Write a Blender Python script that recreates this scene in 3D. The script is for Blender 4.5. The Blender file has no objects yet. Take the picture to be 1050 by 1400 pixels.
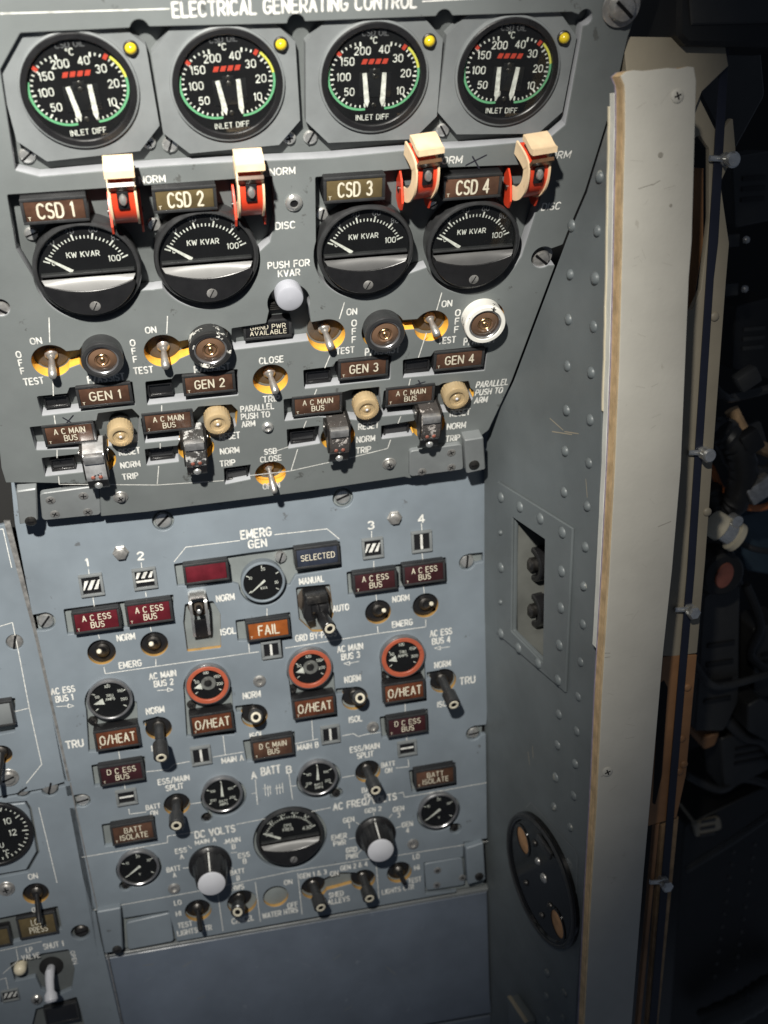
import bpy, bmesh, math, random
import numpy as np
from mathutils import Matrix, Vector
random.seed(7)
S = 0.001                                   # everything below is written in millimetres
scn = bpy.context.scene
C = scn.collection
# ------------------------------------------------------------------ camera
FPX, CX, CY = 1448.0, 525.0, 700.0          # focal length and centre for a 1050 x 1400 frame
def _n(v): return v / np.linalg.norm(v)
ex = _n(np.array([8075., -1010., FPX]))
dn = np.array([218., 3820., FPX]); dn = _n(dn - ex * dn.dot(ex))
iy = np.cross(ex, dn)
R = np.array([ex, iy, -dn])                 # world axes (x right, y into the panel, z up) seen by the camera
def ray(px, py): return R @ np.array([(px - CX) / FPX, (py - CY) / FPX, 1.0])
CAM = -ray(400, 950) * 690.0
cd = bpy.data.cameras.new('camera'); cam = bpy.data.objects.new('camera', cd); C.objects.link(cam)
cr, cu, cb = R @ np.array([1., 0, 0]), R @ np.array([0, -1., 0]), R @ np.array([0, 0, -1.])
cam.matrix_world = Matrix([[cr[i], cu[i], cb[i], CAM[i] * S] for i in range(3)] + [[0, 0, 0, 1]])
cd.sensor_fit = 'VERTICAL'; cd.sensor_height = 24.0; cd.sensor_width = 18.0
cd.lens = FPX / 1400 * 24.0
cd.clip_start = 0.02; cd.clip_end = 50
cd.dof.use_dof = True; cd.dof.focus_distance = 0.56; cd.dof.aperture_fstop = 5.6
scn.camera = cam
# ------------------------------------------------------------------ light
wd = bpy.data.worlds.new('World'); scn.world = wd; wd.use_nodes = True
bgn = wd.node_tree.nodes['Background']
bgn.inputs[0].default_value = (0.62, 0.74, 0.97, 1); bgn.inputs[1].default_value = 0.075
def lamp(name, kind, loc, target, energy, color, size, **kw):
    l = bpy.data.lights.new(name, kind); o = bpy.data.objects.new(name, l); C.objects.link(o)
    o.location = [c * S for c in loc]
    d = Vector([t - c for t, c in zip(target, loc)])
    o.rotation_euler = d.to_track_quat('-Z', 'Y').to_euler()
    l.energy = energy; l.color = color
    if kind == 'AREA': l.size = size * S
    else: l.shadow_soft_size = size * S
    for k, v in kw.items(): setattr(l, k, v)
    return o
lamp('map_light', 'SPOT', (-160, -710, 665), (-95, -60, 265), 71.0, (1.0, 0.96, 0.88), 13, spot_size=math.radians(53), spot_blend=1.0)
scn.view_settings.view_transform = 'Standard'; scn.view_settings.look = 'None'
scn.view_settings.exposure = 0.0; scn.view_settings.gamma = 1.0; scn.view_settings.use_curve_mapping = False
scn.cycles.max_bounces = 6; scn.cycles.transparent_max_bounces = 8
# ------------------------------------------------------------------ frames: a plane with its own x / up / out axes
class Frame:
    def __init__(s, o, x, u, n): s.o, s.x, s.u, s.n = [np.array(v, float) for v in (o, x, u, n)]
    def px(s, px, py, h=0.0):
        d = ray(px, py); o = s.o + s.n * h
        p = CAM + d * ((o - CAM).dot(s.n) / d.dot(s.n)) - s.o
        return np.array([p.dot(s.x), p.dot(s.u)])
    def sx(s, px, py, h=0.0): return float(np.linalg.norm(s.px(px + 1, py, h) - s.px(px - 1, py, h)) / 2)
    def sy(s, px, py, h=0.0): return float(np.linalg.norm(s.px(px, py + 1, h) - s.px(px, py - 1, h)) / 2)
    def w(s, a, b, c=0.0): return s.o + s.x * a + s.u * b + s.n * c
    def mat(s, a, b, c=0.0, roll=0.0):
        p = s.w(a, b, c) * S
        m = Matrix([[s.x[i], s.u[i], s.n[i], p[i]] for i in range(3)] + [[0, 0, 0, 1]])
        return m @ Matrix.Rotation(math.radians(roll), 4, 'Z')
LOW = Frame((0, 0, 0), (1, 0, 0), (0, 0, 1), (0, -1, 0))
TH = math.radians(22)
_b = LOW.px(345, 670, 15)
UP = Frame((0, -15, _b[1]), (1, 0, 0), (0, -math.sin(TH), math.cos(TH)), (0, -math.cos(TH), -math.sin(TH)))
_s = LOW.px(664, 900)
SA = math.radians(10)
SIDE = Frame((_s[0], 0, 0), (math.sin(SA), -math.cos(SA), 0), (0, 0, 1), (-math.cos(SA), -math.sin(SA), 0))
# ------------------------------------------------------------------ materials
def mat(name, col, rough=0.5, metal=0.0, spec=0.5, var=0.0, vscale=60, bump=0.0, bscale=900, rvar=0.0, wear=None, wscale=120, wthr=0.66, coat=0.0, trans=0.0, emit=None):
    m = bpy.data.materials.new(name); m.use_nodes = True
    nt = m.node_tree; N, L = nt.nodes, nt.links; b = N['Principled BSDF']
    b.inputs['Base Color'].default_value = (*col, 1); b.inputs['Roughness'].default_value = rough
    b.inputs['Metallic'].default_value = metal; b.inputs['Specular IOR Level'].default_value = spec
    b.inputs['Coat Weight'].default_value = coat; b.inputs['Transmission Weight'].default_value = trans
    tc = None
    def noise(scale, detail=4, rough_=0.6):
        nonlocal tc
        if tc is None: tc = N.new('ShaderNodeNewGeometry').outputs['Position']
        n = N.new('ShaderNodeTexNoise'); n.inputs['Scale'].default_value = scale
        n.inputs['Detail'].default_value = detail; n.inputs['Roughness'].default_value = rough_
        L.new(tc, n.inputs['Vector']); return n.outputs['Fac']
    out = None
    if var:
        mr = N.new('ShaderNodeMapRange'); L.new(noise(vscale), mr.inputs[0])
        mr.inputs[1].default_value = 0.3; mr.inputs[2].default_value = 0.7
        mr.inputs[3].default_value = 1 - var; mr.inputs[4].default_value = 1 + var
        mx = N.new('ShaderNodeVectorMath'); mx.operation = 'SCALE'; mx.inputs[0].default_value = col
        L.new(mr.outputs[0], mx.inputs[3]); out = mx.outputs[0]
    if wear:
        mr = N.new('ShaderNodeMapRange'); L.new(noise(wscale, 8, 0.7), mr.inputs[0])
        mr.inputs[1].default_value = wthr; mr.inputs[2].default_value = wthr + 0.02
        mx = N.new('ShaderNodeMix'); mx.data_type = 'RGBA'
        if out: L.new(out, mx.inputs[6])
        else: mx.inputs[6].default_value = (*col, 1)
        mx.inputs[7].default_value = (*wear, 1); L.new(mr.outputs[0], mx.inputs[0]); out = mx.outputs[2]
    if out: L.new(out, b.inputs['Base Color'])
    if rvar:
        mr = N.new('ShaderNodeMapRange'); L.new(noise(vscale * 1.7), mr.inputs[0])
        mr.inputs[1].default_value = 0.3; mr.inputs[2].default_value = 0.7
        mr.inputs[3].default_value = max(0, rough - rvar); mr.inputs[4].default_value = rough + rvar
        L.new(mr.outputs[0], b.inputs['Roughness'])
    if bump:
        bp = N.new('ShaderNodeBump'); bp.inputs['Strength'].default_value = bump; bp.inputs['Distance'].default_value = 0.0006
        L.new(noise(bscale, 3), bp.inputs['Height']); L.new(bp.outputs[0], b.inputs['Normal'])
    if emit: b.inputs['Emission Color'].default_value = (*emit[:3], 1); b.inputs['Emission Strength'].default_value = emit[3]
    return m
M = {}
M['panel_up'] = mat('panel_grey', (0.140, 0.154, 0.155), 0.5, var=0.15, vscale=16, bump=0.12, bscale=1600, rvar=0.12, wear=(0.085, 0.09, 0.088), wscale=75, wthr=0.635)
M['panel_low'] = mat('panel_blue_grey', (0.172, 0.203, 0.233), 0.48, var=0.17, vscale=15, bump=0.10, bscale=1500, rvar=0.1, wear=(0.10, 0.11, 0.12), wscale=70, wthr=0.645)
M['wall_lit'] = mat('lit_cutout_wall_grey', (0.30, 0.31, 0.33), 0.5, var=0.1)  # paler than the face: light on the cut-out walls put into the colour
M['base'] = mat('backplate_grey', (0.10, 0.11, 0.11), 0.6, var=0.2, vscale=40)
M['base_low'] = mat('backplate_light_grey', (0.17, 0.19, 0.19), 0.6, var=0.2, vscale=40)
M['blank'] = mat('blank_panel_blue', (0.125, 0.150, 0.190), 0.45, var=0.2, vscale=14, bump=0.12, bscale=700, rvar=0.12, wear=(0.17, 0.195, 0.235), wscale=75, wthr=0.66)
M['blank_scuff'] = mat('pale_scuff', (0.19, 0.215, 0.25), 0.5)
M['amber_edge'] = mat('amber_plastic_edge', (0.80, 0.42, 0.06), 0.4, var=0.15, vscale=200)
M['white'] = mat('white_ink', (0.62, 0.62, 0.59), 0.55, var=0.34, vscale=420)
M['caption'] = mat('cream_caption', (0.58, 0.54, 0.43), 0.5, var=0.2, vscale=260)
M['shaded_white'] = mat('shaded_white_ink', (0.11, 0.11, 0.12), 0.6)  # white print under the rim, its shadow painted into the ink colour
M['ink'] = mat('pen_ink', (0.012, 0.012, 0.02), 0.6)
M['black'] = mat('black_plastic', (0.012, 0.012, 0.013), 0.32, var=0.2, vscale=90, rvar=0.1, bump=0.05, bscale=1200)
M['matte'] = mat('black_matte', (0.007, 0.007, 0.008), 0.7, spec=0.12, var=0.2)
M['rim'] = mat('dark_rim', (0.045, 0.046, 0.048), 0.34, metal=0.4, var=0.2, vscale=150, rvar=0.1)
M['bezel'] = mat('bezel_grey', (0.170, 0.183, 0.188), 0.42, var=0.14, vscale=40, bump=0.06, bscale=1500, rvar=0.1)
M['chrome'] = mat('bright_metal', (0.72, 0.72, 0.70), 0.26, metal=0.8, var=0.2, vscale=200, rvar=0.1)
M['steel'] = mat('worn_steel', (0.46, 0.45, 0.43), 0.36, metal=0.75, var=0.3, vscale=220, rvar=0.15, bump=0.08, bscale=1800)
M['dark_metal'] = mat('dark_metal', (0.10, 0.095, 0.09), 0.4, metal=0.9, var=0.3, vscale=200, rvar=0.15)
M['boot'] = mat('switch_boot', (0.060, 0.048, 0.038), 0.55, var=0.3, vscale=150)
M['lens_brown'] = mat('brown_lens', (0.075, 0.038, 0.024), 0.3, var=0.4, vscale=110, coat=0.4)
M['lens_olive'] = mat('olive_lens', (0.10, 0.075, 0.035), 0.3, var=0.25, vscale=110, coat=0.4)
M['lens_rust'] = mat('rust_lens', (0.100, 0.032, 0.015), 0.3, var=0.35, vscale=110, coat=0.4)
M['lens_red'] = mat('dark_red_lens', (0.095, 0.010, 0.016), 0.3, var=0.35, vscale=110, coat=0.4)
M['lens_wine'] = mat('wine_lens', (0.038, 0.012, 0.014), 0.3, var=0.25, vscale=110, coat=0.4)
M['lens_blue'] = mat('blue_lens', (0.028, 0.034, 0.052), 0.3, var=0.25, vscale=110, coat=0.4)
M['lens_orange'] = mat('orange_lens', (0.23, 0.065, 0.015), 0.3, var=0.35, vscale=110, coat=0.4)
M['lens_black'] = mat('black_lens', (0.012, 0.012, 0.013), 0.2, var=0.2, coat=0.5)
M['red'] = mat('red_guard_paint', (0.62, 0.050, 0.018), 0.38, var=0.12, vscale=70, rvar=0.1, coat=0.2, wear=(0.25, 0.02, 0.012), wscale=140, wthr=0.68)
M['tan'] = mat('tan_bare_plastic', (0.74, 0.56, 0.36), 0.45, var=0.15, vscale=90, wear=(0.45, 0.30, 0.17), wscale=150, wthr=0.66)
M['ringred'] = mat('red_ring', (0.36, 0.085, 0.045), 0.4, var=0.15, vscale=120, wear=(0.16, 0.03, 0.02), wscale=160, wthr=0.67)
M['amber_dull'] = mat('dull_amber_edge', (0.42, 0.25, 0.08), 0.5, var=0.2, vscale=200)
M['greycap'] = mat('grey_button_cap', (0.33, 0.34, 0.38), 0.4, var=0.05)
M['clear_guard'] = mat('scratched_clear_guard', (0.20, 0.18, 0.17), 0.13, trans=0.55, var=0.3, vscale=120, bump=0.9, bscale=330, coat=0.8, wear=(0.5, 0.5, 0.5), wscale=160, wthr=0.66)
M['board_scuff'] = mat('board_scuff', (0.385, 0.37, 0.325), 0.6)
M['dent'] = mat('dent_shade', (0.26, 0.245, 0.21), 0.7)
M['rust_dot'] = mat('rust_dot', (0.20, 0.07, 0.05), 0.4, var=0.3)
M['guard_metal'] = mat('scratched_metal', (0.42, 0.42, 0.42), 0.3, metal=0.7, var=0.4, vscale=180, bump=.2, bscale=900)
M['ledge'] = mat('satin_grey_ledge', (0.19, 0.19, 0.188), 0.40, metal=0.0, var=0.08, vscale=90)
M['ledge_less_lit'] = mat('less_lit_grey_ledge', (0.12, 0.12, 0.12), 0.4, metal=0.4, var=0.1, vscale=90)  # darker copy of the ledge, weaker reflection painted into the colour
M['gauge_rim'] = mat('satin_gauge_rim', (0.34, 0.34, 0.35), 0.28, metal=0.8, var=0.2, vscale=150)
M['lip_shade'] = mat('shaded_lip_brown', (0.10, 0.055, 0.03), 0.3, var=0.3, vscale=150)  # underside of the tan lip, its shade painted as brown
M['purple'] = mat('grey_purple_glue', (0.30, 0.26, 0.34), 0.8, var=0.3, vscale=300)
M['green'] = mat('green_mark', (0.13, 0.38, 0.20), 0.5)
M['yellow'] = mat('yellow_mark', (0.62, 0.60, 0.10), 0.5)
M['redmark'] = mat('red_mark', (0.46, 0.05, 0.03), 0.5)
M['yellow_lamp'] = mat('yellow_lamp_glass', (0.62, 0.46, 0.02), 0.15, coat=0.6)
M['amber_clear'] = mat('amber_clear_plastic', (0.62, 0.47, 0.27), 0.25, trans=0.45, var=0.1, coat=0.4)
M['brown_glass'] = mat('brown_glass', (0.115, 0.068, 0.042), 0.14, coat=0.8, var=0.2)
M['brass'] = mat('brass', (0.75, 0.52, 0.26), 0.3, metal=1.0)
M['knobcap'] = mat('grey_white_cap', (0.52, 0.53, 0.57), 0.45, var=0.06)
M['silver_worn'] = mat('scraped_silver', (0.66, 0.66, 0.66), 0.3, metal=0.6, var=0.35, vscale=150, wear=(0.05, 0.04, 0.04), wscale=150, wthr=0.60)  # scraped front, kept pale so bright glints sit in the colour
M['black_worn_glints'] = mat('scuffed_black_glints', (0.09, 0.088, 0.085), 0.14, var=0.2, coat=0.9, trans=0.35, bump=0.8, bscale=330, wear=(0.70, 0.70, 0.68), wscale=170, wthr=0.53)  # pale patches: scuffs, spread wider to paint glints into the colour
M['black_chip_glints'] = mat('chipped_black_glints', (0.085, 0.078, 0.074), 0.13, var=0.2, coat=0.9, trans=0.35, bump=0.8, bscale=330, wear=(0.62, 0.58, 0.55), wscale=180, wthr=0.55)  # pale chips also serve as glints painted on the glossy front
M['white_paint'] = mat('chipped_white_paint', (0.78, 0.77, 0.72), 0.45, var=0.05, wear=(0.02, 0.02, 0.02), wscale=120, wthr=0.60)
M['black_chip'] = mat('black_with_white_chips', (0.02, 0.02, 0.02), 0.3, wear=(0.72, 0.71, 0.66), wscale=95, wthr=0.58)
M['side'] = mat('riveted_grey', (0.120, 0.136, 0.142), 0.46, var=0.2, vscale=12, bump=0.12, bscale=900, rvar=0.12, wear=(0.155, 0.16, 0.145), wscale=45, wthr=0.70)
M['side_chip'] = mat('chipped_rivet_grey', (0.120, 0.136, 0.142), 0.42, var=0.2, vscale=60, wear=(0.26, 0.26, 0.23), wscale=260, wthr=0.57)
M['gloss_black'] = mat('gloss_black', (0.006, 0.006, 0.006), 0.14, var=0.2, rvar=0.06)
M['plyveneer'] = mat('pale_veneer', (0.66, 0.50, 0.30), 0.7, var=0.2, vscale=90, bump=0.3, bscale=500)
M['side_in'] = mat('recess_grey', (0.13, 0.135, 0.125), 0.5, var=0.2, vscale=40)
M['board'] = mat('painted_board', (0.475, 0.46, 0.41), 0.6, var=0.12, vscale=14, bump=0.15, bscale=420, wear=(0.42, 0.40, 0.35), wscale=70, wthr=0.66)
M['plyedge'] = mat('ply_edge', (0.60, 0.42, 0.23), 0.75, var=0.3, vscale=120, bump=0.4, bscale=500)
M['plydark'] = mat('ply_dark_layer', (0.40, 0.26, 0.14), 0.8, var=0.3, vscale=120, bump=0.4, bscale=500)
M['whiteedge'] = mat('white_sheet_edge', (0.72, 0.72, 0.66), 0.6, var=0.1, vscale=50, bump=0.2, bscale=300)
M['beige'] = mat('beige_frame', (0.30, 0.265, 0.20), 0.5, var=0.12, vscale=20, bump=0.1, bscale=500)
M['orange_metal'] = mat('orange_primer', (0.30, 0.15, 0.065), 0.5, var=0.3, vscale=25, bump=0.1)
M['navy'] = mat('navy_tape', (0.014, 0.017, 0.032), 0.45, var=0.15, vscale=40)
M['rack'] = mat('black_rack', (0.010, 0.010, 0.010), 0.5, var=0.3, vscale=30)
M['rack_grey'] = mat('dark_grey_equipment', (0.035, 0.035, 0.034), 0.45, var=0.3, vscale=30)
M['ivory'] = mat('ivory_plastic', (0.62, 0.56, 0.42), 0.4, var=0.1)
M['wire_orange'] = mat('orange_wire', (0.55, 0.17, 0.05), 0.45)
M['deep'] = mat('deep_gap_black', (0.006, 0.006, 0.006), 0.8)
M['tanhole'] = mat('tan_socket_floor', (0.42, 0.23, 0.11), 0.6, var=0.3, vscale=120)
M['skyblue'] = mat('pale_blue_case', (0.035, 0.06, 0.08), 0.5, var=0.2)
def glass_mat():
    m = bpy.data.materials.new('instrument_glass'); m.use_nodes = True
    N, L = m.node_tree.nodes, m.node_tree.links; N.clear()
    o = N.new('ShaderNodeOutputMaterial'); t = N.new('ShaderNodeBsdfTransparent'); g = N.new('ShaderNodeBsdfGlossy')
    t.inputs[0].default_value = (0.96, 0.97, 0.96, 1); g.inputs['Roughness'].default_value = 0.06
    lw = N.new('ShaderNodeLayerWeight'); lw.inputs[0].default_value = 0.5
    pw = N.new('ShaderNodeMath'); pw.operation = 'POWER'; pw.inputs[1].default_value = 5.0; L.new(lw.outputs['Facing'], pw.inputs[0])
    f = N.new('ShaderNodeMath'); f.operation = 'MULTIPLY_ADD'; f.inputs[1].default_value = 0.93; f.inputs[2].default_value = 0.025; L.new(pw.outputs[0], f.inputs[0])
    x = N.new('ShaderNodeMixShader'); L.new(f.outputs[0], x.inputs[0]); L.new(t.outputs[0], x.inputs[1]); L.new(g.outputs[0], x.inputs[2]); L.new(x.outputs[0], o.inputs[0])
    return m
M['glass'] = glass_mat()
# ------------------------------------------------------------------ mesh builder (millimetres, one mesh per part)
class MB:
    def __init__(s): s.bm = bmesh.new()
    def _xf(s, vs, T):
        if T is not None:
            for v in vs: v.co = T @ v.co
    def box(s, x0, x1, y0, y1, z0, z1, bev=0.0, T=None, seg=2):
        m = Matrix.Translation(((x0 + x1) / 2, (y0 + y1) / 2, (z0 + z1) / 2)) @ Matrix.Diagonal((x1 - x0, y1 - y0, z1 - z0, 1))
        t = bmesh.new(); bmesh.ops.create_cube(t, size=1, matrix=m)
        if bev: bmesh.ops.bevel(t, geom=t.edges[:], offset=bev, segments=seg, affect='EDGES', profile=0.5)
        return s._merge(t, T)
    def _merge(s, t, T=None):
        mp = {}
        for v in t.verts: mp[v] = s.bm.verts.new(T @ v.co if T is not None else v.co)
        for f in t.faces: s.bm.faces.new([mp[v] for v in f.verts])
        t.free(); return s
    def lathe(s, prof, seg=32, T=None, cap0=True, cap1=True, sc=(1, 1)):
        rings = []
        for r, z in prof:
            rings.append([s.bm.verts.new(Vector((r * math.cos(2 * math.pi * k / seg) * sc[0], r * math.sin(2 * math.pi * k / seg) * sc[1], z))) for k in range(seg)])
        for a, b in zip(rings, rings[1:]):
            for k in range(seg):
                s.bm.faces.new((a[k], a[(k + 1) % seg], b[(k + 1) % seg], b[k]))
        if cap0: s.bm.faces.new(rings[0][::-1])
        if cap1: s.bm.faces.new(rings[-1])
        s._xf([v for r in rings for v in r], T); return s
    def ring(s, r0, r1, z0, z1, seg=40, T=None, bev=0.3):
        n0 = len(s.bm.verts)
        prof = [(r0, z0), (r1, z0), (r1, z1 - bev), (r1 - bev, z1), (r0 + bev, z1), (r0, z1 - bev), (r0, z0)]
        return s.lathe(prof, seg, T, False, False)
    def prism(s, poly, z0, z1, T=None, ch=0.0):
        a = sum(p[0] * q[1] - q[0] * p[1] for p, q in zip(poly, poly[1:] + poly[:1]))
        if a < 0: poly = poly[::-1]
        def off(d):
            n = len(poly); o = []
            for i in range(n):
                p, q, r = Vector(poly[i - 1]), Vector(poly[i]), Vector(poly[(i + 1) % n])
                e1, e2 = (q - p).normalized(), (r - q).normalized()
                n1, n2 = Vector((-e1.y, e1.x)), Vector((-e2.y, e2.x)); m = (n1 + n2)
                if m.length < 1e-6: m = n1
                m.normalize(); o.append(q + m * (d / max(0.4, m.dot(n1))))
            return o
        lv = [(poly, z0), (poly, z1 - ch)] + ([(off(ch), z1)] if ch else [])
        rings = [[s.bm.verts.new((p[0], p[1], z)) for p in pl] for pl, z in lv]
        n = len(poly)
        for a_, b_ in zip(rings, rings[1:]):
            for k in range(n): s.bm.faces.new((a_[k], a_[(k + 1) % n], b_[(k + 1) % n], b_[k]))
        s.bm.faces.new(rings[0][::-1]); s.bm.faces.new(rings[-1])
        s._xf([v for r in rings for v in r], T); return s
    def tube(s, pts, rad, seg=12, T=None, cap=True):
        pts = [Vector(p) for p in pts]
        if not hasattr(rad, '__len__'): rad = [rad] * len(pts)
        rings = []; up = None
        for i, p in enumerate(pts):
            d = (pts[min(i + 1, len(pts) - 1)] - pts[max(i - 1, 0)])
            if d.length < 1e-9: d = Vector((0, 0, 1))
            d.normalize()
            if up is None: up = d.orthogonal().normalized()
            up = (up - d * up.dot(d)).normalized(); v = d.cross(up)
            rings.append([s.bm.verts.new(p + (up * math.cos(2 * math.pi * k / seg) + v * math.sin(2 * math.pi * k / seg)) * rad[i]) for k in range(seg)])
        for a, b in zip(rings, rings[1:]):
            for k in range(seg): s.bm.faces.new((a[k], a[(k + 1) % seg], b[(k + 1) % seg], b[k]))
        if cap: s.bm.faces.new(rings[0][::-1]); s.bm.faces.new(rings[-1])
        s._xf([v for r in rings for v in r], T); return s
    def dome(s, r, h, z0=0.0, seg=20, n=5, T=None, sc=(1, 1)):
        return s.lathe([(r * math.cos(math.pi / 2 * k / n) + 1e-4, z0 + h * math.sin(math.pi / 2 * k / n)) for k in range(n + 1)], seg, T, sc=sc)
    def ribbon(s, pts, w, z, caps=True, closed=False):
        h = w / 2
        P = []
        for p in pts:
            p = Vector((p[0], p[1]))
            if not P or (p - P[-1]).length > 1e-4: P.append(p)
        if len(P) < 2: return s
        runs, cur = [], [P[0]]
        for i in range(1, len(P)):
            cur.append(P[i])
            if i < len(P) - 1:
                d = (P[i] - P[i - 1]).normalized().dot((P[i + 1] - P[i]).normalized())
                if d < 0.45: runs.append(cur); cur = [P[i]]
        runs.append(cur)
        for k, run in enumerate(runs):
            zz = z + 0.006 * (k % 3); n = len(run); Lf, Rt = [], []
            for i, p in enumerate(run):
                e1 = (run[i] - run[i - 1]).normalized() if i else None
                e2 = (run[i + 1] - run[i]).normalized() if i < n - 1 else None
                e1 = e1 or e2; e2 = e2 or e1
                m = Vector((-(e1.y + e2.y), e1.x + e2.x)).normalized(); l = h / max(0.5, m.dot(Vector((-e1.y, e1.x))))
                Lf.append(p + m * l); Rt.append(p - m * l)
            vl = [s.bm.verts.new((p.x, p.y, zz)) for p in Lf]; vr = [s.bm.verts.new((p.x, p.y, zz)) for p in Rt]
            for i in range(n - 1): s.bm.faces.new((vl[i], vr[i], vr[i + 1], vl[i + 1]))
            if caps:
                for (pt, e, va, vb) in ((run[0], (run[0] - run[1]).normalized(), vl[0], vr[0]), (run[-1], (run[-1] - run[-2]).normalized(), vr[-1], vl[-1])):
                    nrm = Vector((-e.y, e.x)); mid = []
                    for a in (-45, 0, 45):
                        a = math.radians(a); q = pt + (e * math.cos(a) + nrm * math.sin(a)) * h
                        mid.append(s.bm.verts.new((q.x, q.y, zz)))
                    s.bm.faces.new([va] + mid[::-1] + [vb])
        return s
    def arcband(s, r0, r1, a0, a1, z, n=40):
        a = [math.radians(a0 + (a1 - a0) * k / n) for k in range(n + 1)]
        vi = [s.bm.verts.new((r0 * math.cos(t), r0 * math.sin(t), z)) for t in a]; vo = [s.bm.verts.new((r1 * math.cos(t), r1 * math.sin(t), z)) for t in a]
        for k in range(n): s.bm.faces.new((vi[k], vo[k], vo[k + 1], vi[k + 1]))
        return s
    def tick(s, r0, r1, ang, w, z, c=(0, 0)):
        a = math.radians(ang); return s.ribbon([(c[0] + r0 * math.cos(a), c[1] + r0 * math.sin(a)), (c[0] + r1 * math.cos(a), c[1] + r1 * math.sin(a))], w, z, caps=False)
    def flat(s, poly, z):
        s.bm.faces.new([s.bm.verts.new((p[0], p[1], z)) for p in poly]); return s
    def text(s, txt, x, y, h, w=None, wt=0.15, z=0.05, align='c', lead=1.42, shear=0.0):
        lines = txt.split('\n'); g = h / 6.0
        def adv(ch): return FONT.get(ch, FONT['-'])[0] + 1.75
        wid = [max(0.1, sum(adv(c) for c in l) - 1.75) for l in lines]
        kx = (w / (max(wid) * g)) if w else 0.92
        y0 = y + (len(lines) - 1) * h * lead / 2 - h / 2
        for i, l in enumerate(lines):
            x0 = x - (wid[i] * g * kx / 2 if align == 'c' else 0)
            for ch in l:
                if ch in FONT:
                    for q, st in enumerate(FONT[ch][1]):
                        s.ribbon([(x0 + a * g * kx + shear * b * g, y0 - i * h * lead + b * g) for a, b in st], h * wt, z + 0.02 * q)
                x0 += adv(ch) * g * kx
        return s
    def obj(s, name, m, parent=None, smooth=True, ang=35):
        return link(name, s.mesh(name, smooth, ang), m, parent)
    def mesh(s, name, smooth=True, ang=35):
        bmesh.ops.recalc_face_normals(s.bm, faces=s.bm.faces[:]) if smooth else None
        for v in s.bm.verts: v.co *= S
        me = bpy.data.meshes.new(name); s.bm.to_mesh(me); s.bm.free()
        if smooth:
            me.polygons.foreach_set('use_smooth', [True] * len(me.polygons)); me.set_sharp_from_angle(angle=math.radians(ang))
        return me
def link(name, me, m, parent=None):
    if m is not None and not me.materials: me.materials.append(M[m] if isinstance(m, str) else m)
    o = bpy.data.objects.new(name, me); C.objects.link(o)
    if parent is not None: o.parent = parent
    return o
def arc(cx, cy, rx, ry, a0, a1, n=7):
    return [(cx + rx * math.cos(math.radians(a0 + (a1 - a0) * k / n)), cy + ry * math.sin(math.radians(a0 + (a1 - a0) * k / n))) for k in range(n + 1)]
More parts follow.
